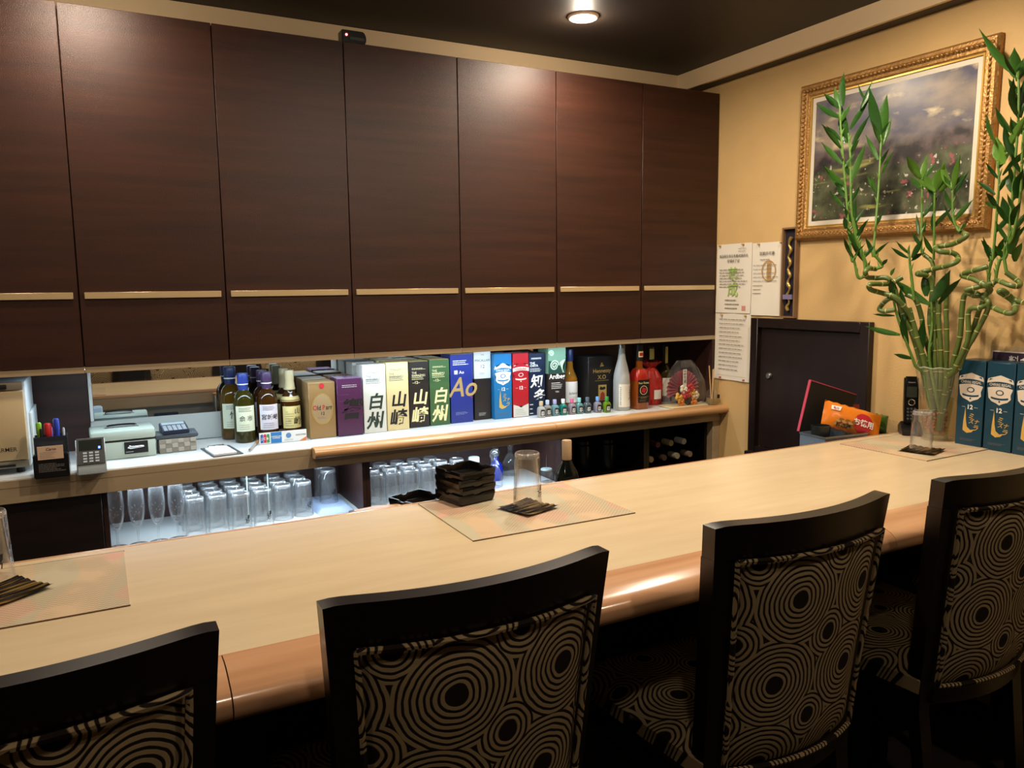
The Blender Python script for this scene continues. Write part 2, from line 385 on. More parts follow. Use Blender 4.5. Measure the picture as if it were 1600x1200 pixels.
link('inner_worktop', box(-1.7, 2.2, -1.334, -0.72, 0.676, 0.70, 0.003, 1), steel, t, label='steel inner worktop')
link('side_ledge', box(2.201, 2.699, -1.333, -0.86, 0.83, 0.857, 0.002, 1), black_wood, t)
link('side_ledge_panel', box(2.201, 2.699, -0.9, -0.88, 0, 0.829), black_wood, t)

# ------------------------------------------------------------------ chairs
def fabric_material():
    m = bpy.data.materials.new('ringed_chenille_fabric'); m.use_nodes = True
    nt = m.node_tree; b = nt.nodes['Principled BSDF']; N = nt.nodes.new; L = nt.links.new
    uv = N('ShaderNodeUVMap'); uv.uv_map = 'UVMap'
    nz = N('ShaderNodeTexNoise'); nz.inputs['Scale'].default_value = 20; nz.inputs['Detail'].default_value = 2
    L(uv.outputs[0], nz.inputs['Vector'])
    s1 = N('ShaderNodeVectorMath'); s1.operation = 'SUBTRACT'; s1.inputs[1].default_value = (0.5, 0.5, 0.5); L(nz.outputs['Color'], s1.inputs[0])
    s2 = N('ShaderNodeVectorMath'); s2.operation = 'SCALE'; s2.inputs['Scale'].default_value = 0.009; L(s1.outputs[0], s2.inputs[0])
    ad = N('ShaderNodeVectorMath'); ad.operation = 'ADD'; L(uv.outputs[0], ad.inputs[0]); L(s2.outputs[0], ad.inputs[1])
    fl = N('ShaderNodeVectorMath'); fl.operation = 'MULTIPLY'; fl.inputs[1].default_value = (1, 1, 0); L(ad.outputs[0], fl.inputs[0])
    P = fl.outputs[0]
    big = 0.078; sml = 0.036
    circ = []
    for r, (v, xs) in enumerate([(0.335, (-0.24, -0.055, 0.13)), (0.170, (-0.275, -0.09, 0.097, 0.28)), (0.0, (-0.28, -0.1, 0.085, 0.27)), (0.50, (-0.21, -0.02, 0.165))]):
        circ += [(x, v, big) for x in xs]
    circ += [(x, v, sml) for v, xs in ((0.255, (-0.175, 0.028, 0.215)), (0.088, (-0.19, -0.003, 0.19)), (0.418, (-0.145, 0.05, 0.24)), (-0.08, (-0.19, 0.0, 0.19))) for x in xs]
    dmin = rmin = None
    for x, v, r in circ:
        d = N('ShaderNodeVectorMath'); d.operation = 'DISTANCE'; d.inputs[1].default_value = (x, v, 0); L(P, d.inputs[0])
        s = N('ShaderNodeMath'); s.operation = 'SUBTRACT'; s.inputs[1].default_value = r; L(d.outputs['Value'], s.inputs[0])
        if dmin is None: dmin, rmin = d.outputs['Value'], s.outputs[0]
        else:
            a = N('ShaderNodeMath'); a.operation = 'MINIMUM'; L(dmin, a.inputs[0]); L(d.outputs['Value'], a.inputs[1]); dmin = a.outputs[0]
            a = N('ShaderNodeMath'); a.operation = 'MINIMUM'; L(rmin, a.inputs[0]); L(s.outputs[0], a.inputs[1]); rmin = a.outputs[0]
    f = N('ShaderNodeMath'); f.operation = 'MULTIPLY'; f.inputs[1].default_value = 2*PI/0.0098; L(rmin, f.inputs[0])
    sn = N('ShaderNodeMath'); sn.operation = 'SINE'; L(f.outputs[0], sn.inputs[0])
    mr = N('ShaderNodeMapRange'); mr.interpolation_type = 'SMOOTHSTEP'; mr.inputs[1].default_value = -0.65; mr.inputs[2].default_value = 0.05; L(sn.outputs[0], mr.inputs[0])
    dt = N('ShaderNodeMapRange'); dt.inputs[1].default_value = 0.0155; dt.inputs[2].default_value = 0.0175; L(dmin, dt.inputs[0])
    mu = N('ShaderNodeMath'); mu.operation = 'MULTIPLY'; L(mr.outputs[0], mu.inputs[0]); L(dt.outputs[0], mu.inputs[1])
    mx = N('ShaderNodeMix'); mx.data_type = 'RGBA'; mx.inputs[6].default_value = lin('#170d0a'); mx.inputs[7].default_value = lin('#93805f')
    L(mu.outputs[0], mx.inputs[0]); L(mx.outputs[2], b.inputs['Base Color']); b.inputs['Roughness'].default_value = 0.85; b.inputs['Specular IOR Level'].default_value = 0.2
    bp = N('ShaderNodeBump'); bp.inputs['Strength'].default_value = 0.5; bp.inputs['Distance'].default_value = 0.002
    L(mu.outputs[0], bp.inputs['Height']); L(bp.outputs[0], b.inputs['Normal'])
    return m
fabric = fabric_material()
ZTOP = 1.052
def hw(z): return 0.202 + 0.029*max(0.0, min(1.0, (z-0.56)/(ZTOP-0.56)))**1.3
def yb(z): return -0.188 - 0.05*max(0.0, (z-0.56)/(ZTOP-0.56))**1.1
def bow(u, z): return 0.048*(1-u*u)
def bp_(u, z, t): return (u*hw(z), yb(z)-bow(u, z)+t, z)
def curved(u0, u1, z0, z1, t0, t1, nu, nz, puff=0.0, round_top=0.0):
    """thick slab following the curved chair back; t is offset along y"""
    bm = bmesh.new(); uvl = bm.loops.layers.uv.new('UVMap'); G = {}
    for s, tt in ((0, t0), (1, t1)):
        for i in range(nu+1):
            for j in range(nz+1):
                a, b = i/nu, j/nz; u = u0+(u1-u0)*a; z = z0+(z1-z0)*b
                e = min(a, 1-a, b, 1-b)
                t = tt + (1 if s else -1)*puff*(min(1.0, e*7)**0.5)
                if round_top and j == nz: z -= round_top*abs(u)**14
                G[s, i, j] = bm.verts.new(bp_(u, z, t))
    def F(q):
        f = bm.faces.new([G[k] for k in q])
        for l in f.loops: l[uvl].uv = (l.vert.co.x, l.vert.co.z-0.56)
    for i in range(nu):
        for j in range(nz):
            F([(0,i,j),(0,i+1,j),(0,i+1,j+1),(0,i,j+1)]); F([(1,i,j),(1,i,j+1),(1,i+1,j+1),(1,i+1,j)])
    for i in range(nu):
        F([(0,i,0),(1,i,0),(1,i+1,0),(0,i+1,0)]); F([(0,i,nz),(0,i+1,nz),(1,i+1,nz),(1,i,nz)])
    for j in range(nz):
        F([(0,0,j),(0,0,j+1),(1,0,j+1),(1,0,j)]); F([(0,nu,j),(1,nu,j),(1,nu,j+1),(0,nu,j+1)])
    return from_bm(bm, ang=0.9)
def seat_mesh():
    bm = bmesh.new(); uvl = bm.loops.layers.uv.new('UVMap'); n = 14; G = {}
    for i in range(n+1):
        for j in range(n+1):
            a, b = i/n, j/n; w = 0.205+0.03*b; e = min(a, 1-a, b, 1-b)
            x = (2*a-1)*w; y = -0.205+0.43*b
            G[i, j] = bm.verts.new((x, y, 0.572+0.032*(1-(1-min(1, e*6))**2)+0.006*math.sin(PI*a)*math.sin(PI*b)))
    low = {}
    for i in range(n+1):
        for j in range(n+1):
            if i in (0, n) or j in (0, n): v = G[i, j].co; low[i, j] = bm.verts.new((v.x*0.985, v.y*0.985, 0.538))
    def F(vs):
        f = bm.faces.new(vs)
        for l in f.loops: l[uvl].uv = (l.vert.co.x*1.02+0.03, (l.vert.co.y+0.2)+(l.vert.co.z-0.6)*0.5)
    for i in range(n):
        for j in range(n): F([G[i,j], G[i+1,j], G[i+1,j+1], G[i,j+1]])
    for k in range(n):
        F([G[k,0], low[k,0], low[k+1,0], G[k+1,0]]); F([G[k,n], G[k+1,n], low[k+1,n], low[k,n]])
        F([G[0,k], G[0,k+1], low[0,k+1], low[0,k]]); F([G[n,k], low[n,k], low[n,k+1], G[n,k+1]])
    return from_bm(bm, ang=1.0)
def welt():
    z0, z1, u0, u1 = 0.562, 0.984, -0.845, 0.845; pts = []
    for k in range(24): pts.append(bp_(u0+(u1-u0)*k/24, z1, -0.026))
    for k in range(18): pts.append(bp_(u1, z1+(z0-z1)*k/18, -0.026))
    for k in range(24): pts.append(bp_(u1+(u0-u1)*k/24, z0, -0.026))
    for k in range(19): pts.append(bp_(u0, z0+(z1-z0)*k/18, -0.026))
    bm = bmesh.new(); add_tube(bm, pts, 0.0052, 6); uvl = bm.loops.layers.uv.new('UVMap')
    for f in bm.faces:
        for l in f.loops: l[uvl].uv = (l.vert.co.x*1.0, l.vert.co.z-0.56)
    return from_bm(bm)
def post(s):
    """rear leg and back post as one curved piece"""
    bm = bmesh.new(); rings = []
    for k in range(15):
        z = 0.985*k/14
        if z < 0.56: x1 = 0.185+0.017*(z/0.56); y = -0.25+0.062*min(1, z/0.5); wd = 0.036; dp = 0.03
        else: x1 = hw(z); y = yb(z); wd = 0.038; dp = 0.034
        ring = [(x1, y-dp/2), (x1, y+dp/2), (x1-wd, y+dp/2-0.006*(z > 0.5)), (x1-wd, y-dp/2-0.012*(z > 0.5))]
        rings.append([bm.verts.new((s*a, b, z)) for a, b in ring])
    for a, b in zip(rings, rings[1:]):
        for k in range(4): bm.faces.new((a[k], a[(k+1) % 4], b[(k+1) % 4], b[k]))
    bm.faces.new(rings[0]); bm.faces.new(rings[-1])
    return from_bm(bm, ang=0.5)
def build_chair(label, loc, rz):
    t = thing('bar_chair', label, 'chair', loc, rz, group='ring-patterned chairs along the bar')
    link('seat', seat_mesh(), fabric, t)
    bk = link('backrest', curved(-0.845, 0.845, 0.562, 0.984, -0.012, 0.012, 24, 18, puff=0.013), fabric, t, label='ring-patterned upholstered back')
    link('piping', welt(), fabric, bk)
    link('top_rail', curved(-1.0, 1.0, 0.9855, ZTOP, -0.017, 0.015, 30, 3, round_top=0.006), black_wood, t)
    link('bottom_rail', curved(-0.84, 0.84, 0.512, 0.5605, -0.013, 0.013, 24, 2), black_wood, t)
    for s in (-1, 1):
        link('rear_leg', post(s), black_wood, t)
        link('front_leg', prism([(s*0.226, 0.545), (s*0.186, 0.545), (s*0.194, 0.0), (s*0.222, 0.0)], 0.165, 0.203, 'y'), black_wood, t)
        link('side_apron', box(s*0.204-0.012, s*0.204+0.012, -0.165, 0.164, 0.47, 0.537), black_wood, t)
    link('front_apron', box(-0.185, 0.185, 0.172, 0.196, 0.47, 0.537), black_wood, t)
    return t
ch = build_chair('dark framed chair cut by the lower left corner of the frame', (-0.077, -1.64, 0), 0.0)
for x, lab in ((0.513, 'dark framed ring-patterned chair in front of the ashtrays'), (1.197, 'dark framed ring-patterned chair second from the mustard wall, fully showing its back'), (1.836, 'dark framed ring-patterned chair nearest the blue cartons, back leg showing'), (2.45, 'dark framed chair at the end of the bar, mostly hidden'), (-0.70, 'dark framed chair out of frame at the left end of the bar')):
    copy_tree(ch, (x, -1.64, 0), 0.0, lab)

# ------------------------------------------------------------------ cartons on the back shelf
SH = 0.8905
def carton(label, x0, x1, y, h, mat, depth=None, top=None, group='spirit cartons on the back shelf', z=SH, rz=0.0, loc=None):
    w = x1-x0-0.004; d = depth or w
    t = thing('whisky_carton', label, 'carton', loc or ((x0+x1)/2, y+d/2, z), rz, group)
    bm = bmesh.new(); add_box(bm, -w/2, w/2, -d/2, d/2, 0, h-0.001)
    bmesh.ops.bevel(bm, geom=bm.edges[:], offset=0.0012, segments=1, affect='EDGES')
    link('carton_body', from_bm(bm), mat, t)
    link('lid_flap', box(-w/2+0.002, w/2-0.002, -d/2+0.001, d/2-0.002, h-0.001, h+0.0005), top or mat, t)
    t['half'] = d/2
    return t, FRONT(-d/2-0.0005), w
def foil(name, c, rough=0.35, metal=0.0): return M(name, c, rough, metal, var=0.04, vscale=30)
# Old Parr
t, F, w = carton('bronze gold carton with oval medallion, leftmost of the cartons', 0.744, 0.851, 0.108, 0.220, foil('bronze_card', '#9b7a4e', 0.38, 0.25), 0.105)
def oval(rx, rz, cx, cz, n=36): return [(cx+rx*math.cos(2*PI*k/n), cz+rz*math.sin(2*PI*k/n)) for k in range(n)]
link('medallion_rim', flat_poly(oval(0.042, 0.062, 0, 0.115), FRONT(-0.0530)), ink_gold, t); link('medallion', flat_poly(oval(0.038, 0.057, 0, 0.115), FRONT(-0.0533)), foil('medallion_bronze', '#a98f68', 0.4, 0.2), t)
F2 = FRONT(-0.0537)
txt(t, 'O', 0.026, -0.0375, 0.112, ink_red, F2, 0.015, 'LEFT', sx=0.8); txt(t, 'ld', 0.026, -0.0205, 0.112, ink, F2, 0.01, 'LEFT', sx=0.8); txt(t, 'P', 0.026, -0.0005, 0.112, ink_red, F2, 0.015, 'LEFT', sx=0.8); txt(t, 'arr', 0.026, 0.013, 0.112, ink, F2, 0.01, 'LEFT', sx=0.8)
txt(t, '12', 0.017, 0.0, 0.092, ink, F2, 0.01); lines(t, -0.02, 0.02, 0.079, 0.083, 2, ink_grey, F2, 2)
link('wax_seal', flat_poly(oval(0.010, 0.010, 0, 0.206, 16), F2), ink_red, t)
# Hibiki
t, F, w = carton('dark purple carton with black brush characters and rounded top', 0.853, 0.957, 0.1, 0.230, foil('purple_card', '#4a2142', 0.4), 0.1, M('purple_sheen', '#8a6a86', 0.25, 0.3))
txt(t, '響', 0.085, 0.004, 0.075, ink, F, 0.02, shear=0.15); lines(t, -0.03, 0.035, 0.195, 0.202, 2, ink_white, F, 3); lines(t, -0.042, 0.0, 0.14, 0.165, 2, M('mauve_ink', '#7a5573', 0.5), F, 4, 0.0008)
BR = dict(bold=0.026, shear=0.16)
def suntory(x0, x1, y, h, body, label, head, kan, kcol, hcol, extra=None, dep=None, top=None):
    t, F, w = carton(label, x0, x1, y, h, body, dep or 0.09, top)
    lines(t, -0.03, 0.03, h-0.033, h-0.029, 2, hcol, F, 5, 0.0015)
    txt(t, head, 0.0135, -w/2+0.012, h-0.052, hcol, F, 0.0, 'LEFT', sx=0.9); lines(t, -w/2+0.012, w/2-0.018, h-0.074, h-0.060, 3, hcol, F, 6, 0.0022)
    if extra: txt(t, extra, 0.016, -0.012, h-0.093, hcol, F, 0.01)
    a, b = kan
    txt(t, a, 0.068, 0.002, 0.102, kcol, F, **BR); txt(t, b, 0.073, -0.003, 0.024, kcol, F, **BR)
    return t
gold_top = M('gold_carton_top', '#c7a95a', 0.3, 0.35); wht = foil('white_card', '#cfccc0', 0.5)
crm = foil('cream_card', '#d3c08a', 0.45); blk = foil('black_card', '#241c19', 0.45); grn = foil('green_card', '#3c5a33', 0.45)
h1 = suntory(0.962, 1.060, 0.112, 0.276, wht, 'white carton with dark green brush characters, front row', 'THE\nHAKUSHU', '白州', M('dark_green_ink', '#26352a', 0.5), ink_grey, top=wht)
y1 = suntory(1.062, 1.160, 0.120, 0.280, crm, 'cream carton with black brush characters between white and black cartons', 'THE\nYAMAZAKI', '山崎', ink, ink_grey, top=gold_top)
b1 = suntory(1.164, 1.254, 0.132, 0.277, blk, 'black carton with pale gold brush characters, front row', 'THE\nYAMAZAKI', '山崎', ink_pale, ink_pale, '–12–', top=gold_top)
g1 = suntory(1.256, 1.350, 0.136, 0.280, grn, 'dark green carton with pale gold brush characters', 'THE\nHAKUSHU', '白州', ink_pale, ink_pale, '–12–', top=gold_top)
for src, x, lab in ((h1, 1.008, 'second white carton hidden behind the front white one'), (y1, 1.112, 'second cream carton standing behind the front cream one'), (b1, 1.206, 'second black carton standing behind the front black one'), (g1, 1.302, 'second green carton standing behind the front green one')):
    copy_tree(src, (x, 0.288, SH), 0.0, lab)
# boxes behind Old Parr and Hibiki
t, F, w = carton('plain bronze carton standing behind the oval medallion carton', 0.746, 0.850, 0.222, 0.222, foil('bronze_card', '#9b7a4e'), 0.1, M('pale_box_top', '#b9a98c', 0.3))
t, F, w = carton('brown carton standing behind the purple carton', 0.854, 0.956, 0.21, 0.226, foil('tan_card', '#8d6238', 0.4), 0.1)
# Ao
t, F, w = carton('royal blue carton with large gold Ao lettering', 1.354, 1.462, 0.142, 0.297, foil('royal_blue_card', '#26327f', 0.35), 0.1, M('blue_gold_top', '#a9955c', 0.3, 0.3))
txt(t, 'Ao', 0.118, 0.002, 0.115, M('ao_gold', '#c9ab70', 0.35, 0.4), F, 0.012, shear=0.3, sx=0.9)
lines(t, -0.04, 0.035, 0.252, 0.268, 3, ink_white, F, 9, 0.003); txt(t, '碧 Ao', 0.019, -0.036, 0.212, ink_white, F, 0.01, 'LEFT'); lines(t, -0.03, 0.03, 0.036, 0.046, 4, M('blue_grey_ink', '#8e97c4', 0.5), F, 10, 0.001)
link('red_seal_mark', flat_poly([(0.042, 0.105), (0.048, 0.105), (0.048, 0.111), (0.042, 0.111)], F), ink_red, t)
# Macallan
t, F, w = carton('tall carton with white upper half and black lower half', 1.476, 1.560, 0.165, 0.304, blk, 0.084, wht)
link('white_sleeve', box(-w/2-0.0006, w/2+0.0006, -0.0426, 0.0426, 0.182, 0.3045, 0.0008, 1), M('pale_white_card', '#d9dcd8', 0.45), t, label='white upper half')
Fm = FRONT(-0.0431)
txt(t, 'THE', 0.009, 0, 0.283, ink_grey, Fm); txt(t, 'MACALLAN', 0.0145, 0, 0.257, ink, Fm, 0.0, sx=0.95); txt(t, '12', 0.022, 0, 0.228, ink, Fm); lines(t, -0.015, 0.015, 0.2, 0.208, 3, ink_grey, Fm, 11, 0.001)
lines(t, -0.02, 0.022, 0.02, 0.03, 3, ink_white, Fm, 12, 0.001)
def shield(s, cx, cz):
    half = [(0, 0.5), (0.14, 0.46), (0.2, 0.4), (0.36, 0.36), (0.46, 0.37), (0.5, 0.26), (0.45, 0.16), (0.47, 0.03), (0.4, -0.12), (0.42, -0.27), (0.3, -0.38), (0.12, -0.44), (0, -0.5)]
    o = half + [(-a, b) for a, b in half[-2:0:-1]]
    return [(cx+a*s*0.86, cz+b*s) for a, b in o]
def ribbon(cx, cz, w, h, sag, n=10):
    a = [(cx-w/2+w*k/n, cz+h/2+sag*(1-(2*k/n-1)**2)) for k in range(n+1)]; b = [(x, z-h) for x, z in a]
    return a+b[::-1]
def spark(parent, F, mat):     # the gold cask-flame mark
    o = [(-0.014, 0.0), (-0.013, 0.03), (-0.008, 0.075), (-0.004, 0.03), (0.0, 0.012), (0.012, 0.003), (0.026, 0.006), (0.016, -0.004), (0.0, -0.008)]
    link('gold_stave_mark', flat_poly([(a-0.006, 0.052+b*1.05) for a, b in o], F), mat, parent)
    txt(parent, 'ミ', 0.022, 0.006, 0.094, mat, F, 0.01, shear=0.2); txt(parent, 'ズナ', 0.018, 0.016, 0.078, mat, F, 0.01, shear=0.2); txt(parent, 'ラ', 0.022, 0.022, 0.056, mat, F, 0.01, shear=0.2)
def chivas(label, body, crest, crest_ink, x0=None, x1=None, y=None, h=0.288, word='CHIVAS REGAL', jp=True, **k):
    t, F, w = carton(label, x0, x1, y, h, body, 0.088, **k)
    f1 = FRONT(-0.0446); f2 = FRONT(-0.0449); f3 = FRONT(-0.0452)
    cz = 0.198
    link('crest', flat_poly(shield(0.098, 0, cz), f1), crest, t, label='crest shield')
    link('crest_band', flat_poly(ribbon(0, cz+0.014, 0.082, 0.016, 0.006), f2), crest_ink, t)
    txt(t, word, 0.0125, 0, cz+0.0135, crest, f3, 0.02, sx=0.82 if len(word) > 7 else 1.3)
    link('crest_oval', flat_poly(oval(0.013, 0.009, 0, cz-0.008, 20), f2), crest_ink, t); link('crest_oval_inner', flat_poly(oval(0.009, 0.006, 0, cz-0.008, 20), f3), crest, t)
    link('crest_banner', flat_poly(ribbon(0, cz-0.025, 0.055, 0.006, -0.004), f2), crest_ink, t); link('crest_dot', flat_poly(oval(0.003, 0.003, 0, cz-0.037, 12), f2), crest_ink, t)
    for s in (-1, 1): link('crest_feather', flat_poly([(s*0.024, cz+0.036), (s*0.036, cz+0.03), (s*0.034, cz+0.037)], f2), crest_ink, t)
    txt(t, '12', 0.021, 0, 0.125, ink_white, F, 0.025); link('rule', flat_poly([(-0.027, 0.131), (-0.015, 0.131), (-0.015, 0.1318), (-0.027, 0.1318)], F), ink_white, t); link('rule', flat_poly([(0.015, 0.131), (0.027, 0.131), (0.027, 0.1318), (0.015, 0.1318)], F), ink_white, t)
    if jp: spark(t, F, M('flame_gold', '#dcb45c', 0.35, 0.3)); lines(t, -0.028, 0.03, 0.018, 0.024, 3, ink_grey, F, 14, 0.0008)
    return t, F, w
blue_card = foil('sky_blue_card', '#1d6a9c', 0.35)
chivas('bright blue carton with white crest and gold flame on the back shelf', blue_card, ink_white, blue_card, 1.560, 1.650, 0.138)
red_card = foil('red_card', '#a91e26', 0.35)
t, F, w = chivas('red carton with crest above a white pointed base', red_card, red_card, M('crest_silver', '#d9c9b8', 0.4), 1.652, 1.735, 0.136, 0.286, 'CHIVAS', False)
link('white_base', flat_poly([(-0.0385, 0.002), (0.0385, 0.002), (0.0385, 0.058), (0.012, 0.05), (0, 0.042), (-0.012, 0.05), (-0.0385, 0.058)], F), wht, t); lines(t, -0.03, 0.03, 0.012, 0.035, 4, ink_grey, FRONT(-0.0449), 15, 0.001)
# Chita
t, F, w = carton('navy carton with white brush characters behind the miniatures', 1.738, 1.826, 0.146, 0.281, foil('navy_card', '#16223a', 0.4), 0.088)
lines(t, -0.03, 0.03, 0.256, 0.260, 2, ink_white, F, 16, 0.002); txt(t, 'THE\nCHITA', 0.014, -0.036, 0.232, ink_white, F, 0.02, 'LEFT'); lines(t, -0.036, 0.025, 0.2, 0.212, 3, ink_white, F, 17, 0.002)
txt(t, '知', 0.062, -0.004, 0.132, ink_white, F, **BR); txt(t, '多', 0.066, 0.008, 0.062, ink_white, F, **BR); lines(t, -0.038, -0.02, 0.01, 0.05, 3, ink_white, F, 18, 0.004)
# Ardbeg
t, F, w = carton('carton with green swirl top half and black lower half', 1.830, 1.926, 0.130, 0.304, blk, 0.09)
agrn = M('swirl_green', '#6f9077', 0.4); apal = M('swirl_pale', '#bcd0ae', 0.4); adk = M('swirl_deep', '#28453a', 0.4)
link('green_sleeve', box(-w/2-0.0006, w/2+0.0006, -0.0456, 0.0456, 0.185, 0.3045, 0.0008, 1), agrn, t, label='green swirl top half')
Fa = FRONT(-0.0461); Fb = FRONT(-0.0464)
link('swirl_field', flat_poly([(-0.046, 0.186), (0.046, 0.186), (0.046, 0.255), (0.02, 0.235), (-0.046, 0.245)], Fa), adk, t)
def spiral(cx, cz, r, turns, wd, flip=1):
    a = []; b = []
    for k in range(40):
        th = turns*2*PI*k/39; rr = r*(1-0.9*k/39)
        for L_, q in ((a, rr+wd/2), (b, rr-wd/2)): L_.append((cx+flip*q*math.cos(th), cz+q*math.sin(th)))
    bm = bmesh.new(); va = [bm.verts.new(Fb(*p)) for p in a]; vb = [bm.verts.new(Fb(*p)) for p in b]
    for k in range(39): bm.faces.new((va[k], va[k+1], vb[k+1], vb[k]))
    me = bpy.data.meshes.new('spiral'); bm.to_mesh(me); bm.free(); return me
link('swirl', spiral(-0.014, 0.222, 0.024, 2.2, 0.006), apal, t); link('swirl', spiral(-0.03, 0.278, 0.014, 1.8, 0.005, -1), apal, t)
link('swirl', flat_poly([(0.012, 0.235), (0.02, 0.215), (0.03, 0.188), (0.036, 0.188), (0.03, 0.22), (0.045, 0.25), (0.03, 0.245)], Fb), apal, t)
txt(t, 'Ardbeg', 0.030, 0, 0.162, ink_white, F, 0.02, sx=0.92); lines(t, -0.03, 0.03, 0.118, 0.142, 4, ink_white, F, 19, 0.0025); txt(t, 'TEN', 0.01, 0, 0.098, ink_white, F, 0.01)
# Hennessy
t, F, w = carton('wide black cognac carton with gold lettering and a small gold figure panel', 2.038, 2.186, 0.118, 0.252, foil('matte_black_card', '#15110f', 0.5), 0.12)
txt(t, 'Hennessy', 0.026, 0.004, 0.176, ink_gold, F, 0.004); txt(t, 'X.O', 0.027, 0.004, 0.146, ink_gold, F, 0.006)
link('rule', flat_poly([(-0.035, 0.138), (0.043, 0.138), (0.043, 0.1392), (-0.035, 0.1392)], F), ink_gold, t)
link('gold_emblem', flat_poly([(-0.008, 0.204), (0.016, 0.206), (0.012, 0.211), (0.002, 0.213), (0.008, 0.220), (0.001, 0.224), (-0.002, 0.214)], F), ink_gold, t)
link('figure_panel', flat_poly([(-0.016, 0.045), (0.03, 0.045), (0.03, 0.118), (-0.016, 0.118)], F), ink_gold, t)
Fh = FRONT(-0.0608); link('red_coat', flat_poly([(-0.008, 0.046), (0.024, 0.046), (0.018, 0.078), (0.008, 0.086), (-0.002, 0.078)], Fh), M('coat_red', '#8f2a1d', 0.5), t); link('dark_hat', flat_poly([(-0.01, 0.098), (0.0, 0.094), (0.014, 0.094), (0.026, 0.1), (0.018, 0.11), (0.008, 0.106), (-0.004, 0.111)], Fh), ink, t)

# ------------------------------------------------------------------ bottles
def liquid(name, c, rough=0.06, tr=0.35):
    if name in MATS: return MATS[name]
    m = M(name, c, rough, coat=0.6); b = m.node_tree.nodes['Principled BSDF']; b.inputs['Transmission Weight'].default_value = tr; b.inputs['IOR'].default_value = 1.2
    return m
amber = liquid('amber_whisky', '#5f4411'); dkamber = liquid('dark_amber_whisky', '#3d2208', tr=0.15); olive = liquid('olive_bottle', '#37320f', tr=0.15)
def arc(R, half, z0, z1, n=14, yo=0.0):
    bm = bmesh.new(); a = []; b = []
    for k in range(n+1):
        th = -half+2*half*k/n
        a.append(bm.verts.new((R*math.sin(th), -R*math.cos(th), z0))); b.append(bm.verts.new((R*math.sin(th), -R*math.cos(th), z1)))
    for k in range(n): bm.faces.new((a[k], a[k+1], b[k+1], b[k]))
    return from_bm(bm)
def bottle(name, label, x, y, prof, mat, capprof, capmat, group='bottles on the back shelf', lab=None, z=SH, sc=1.0, band=None):
    t = thing(name, label, 'bottle', (x, y, z), 0.0, group)
    link('glass_body', lathe([(r*sc, h*sc) for r, h in prof], 28), mat, t)
    link('cap', lathe([(r*sc, h*sc) for r, h in capprof], 24), capmat, t)
    if band: link('cap_band', lathe([(r*sc, h*sc) for r, h in band], 24), ink_white, t)
    if lab: link('paper_label', arc(lab[0], lab[1], lab[2], lab[3]), lab[4], t)
    return t
nk = [(0, 0.002), (0.034, 0.0), (0.038, 0.004), (0.039, 0.02), (0.039, 0.150), (0.0375, 0.165), (0.033, 0.179), (0.025, 0.191), (0.0185, 0.198), (0.016, 0.205), (0.0155, 0.222)]
nkcap = [(0.0155, 0.2), (0.0175, 0.2), (0.0185, 0.221), (0.0198, 0.223), (0.0205, 0.260), (0.019, 0.264), (0, 0.2645)]
nkband = [(0.0188, 0.2205), (0.0203, 0.221), (0.0203, 0.2245), (0.019, 0.225)]
blue_cap = M('blue_cap', '#2c3f8f', 0.35); purple_cap = M('purple_cap', '#4b3557', 0.35); navy_cap = M('navy_cap', '#1f2c57', 0.35)
lab_green = M('pale_green_label', '#d6dcc0', 0.6, var=0.03); lab_lav = M('pale_lavender_label', '#d5cfd9', 0.6, var=0.03); lab_gold = M('pale_yellow_label', '#d9cc8a', 0.55, var=0.04)
def nikka(label, x, y, mat, cap, lm, kanji, seed, sc=1.0, full=True):
    t = bottle('whisky_bottle', label, x, y, nk, mat, nkcap, cap, lab=(0.0396*sc, 1.0, 0.045, 0.142, lm), band=nkband, sc=sc)
    if full:
        C = CYL(0.0402*sc)
        txt(t, kanji, 0.0225 if len(kanji) > 2 else 0.030, 0.0, 0.086, ink, C, 0.012, shear=0.1); lines(t, -0.026, 0.024, 0.122, 0.134, 3, ink_grey, C, seed, 0.0022); lines(t, -0.026, 0.03, 0.054, 0.07, 3, ink_grey, C, seed+1, 0.0014)
    return t
nikka('round whisky bottle with bright blue cap and pale green label, front row', 0.520, 0.200, olive, blue_cap, lab_green, '余 市', 21)
nikka('round whisky bottle with navy cap leftmost at the back', 0.488, 0.300, amber, navy_cap, lab_green, '竹', 23, 1.07, True)
nikka('round whisky bottle with purple cap and lavender label, front row', 0.606, 0.192, dkamber, purple_cap, lab_lav, '宮城峡', 25)
nikka('round whisky bottle with purple cap just behind the lavender labelled one', 0.604, 0.274, dkamber, purple_cap, lab_lav, '宮城峡', 27, 1.0, False)
ym = [(0, 0.002), (0.034, 0.0), (0.0385, 0.004), (0.0385, 0.134), (0.037, 0.15), (0.031, 0.166), (0.021, 0.178), (0.0165, 0.192), (0.014, 0.222)]
ymcap = [(0.0205, 0.190), (0.0215, 0.191), (0.0172, 0.224), (0.0178, 0.226), (0.0185, 0.262), (0.017, 0.266), (0, 0.2665)]
def yamazaki(label, x, y, seed, full=True):
    t = bottle('whisky_bottle', label, x, y, ym, dkamber, ymcap, M('champagne_cap', '#c5b48a', 0.4), lab=(0.0391, 1.05, 0.042, 0.128, lab_gold))
    link('neck_label', lathe([(0.0378, 0.1465), (0.0325, 0.1655)], 28), M('neck_label_gold', '#c9b67a', 0.5), t)
    if full:
        C = CYL(0.0397)
        txt(t, '山', 0.026, 0.018, 0.099, ink, C, 0.015, shear=0.1); txt(t, '崎', 0.034, 0.018, 0.058, ink, C, 0.015, shear=0.1)
        txt(t, 'THE', 0.006, -0.030, 0.104, ink_grey, C, 0, 'LEFT'); lines(t, -0.03, 0.004, 0.052, 0.098, 6, ink_grey, C, seed, 0.0016); txt(t, '12', 0.011, -0.014, 0.068, ink_grey, C)
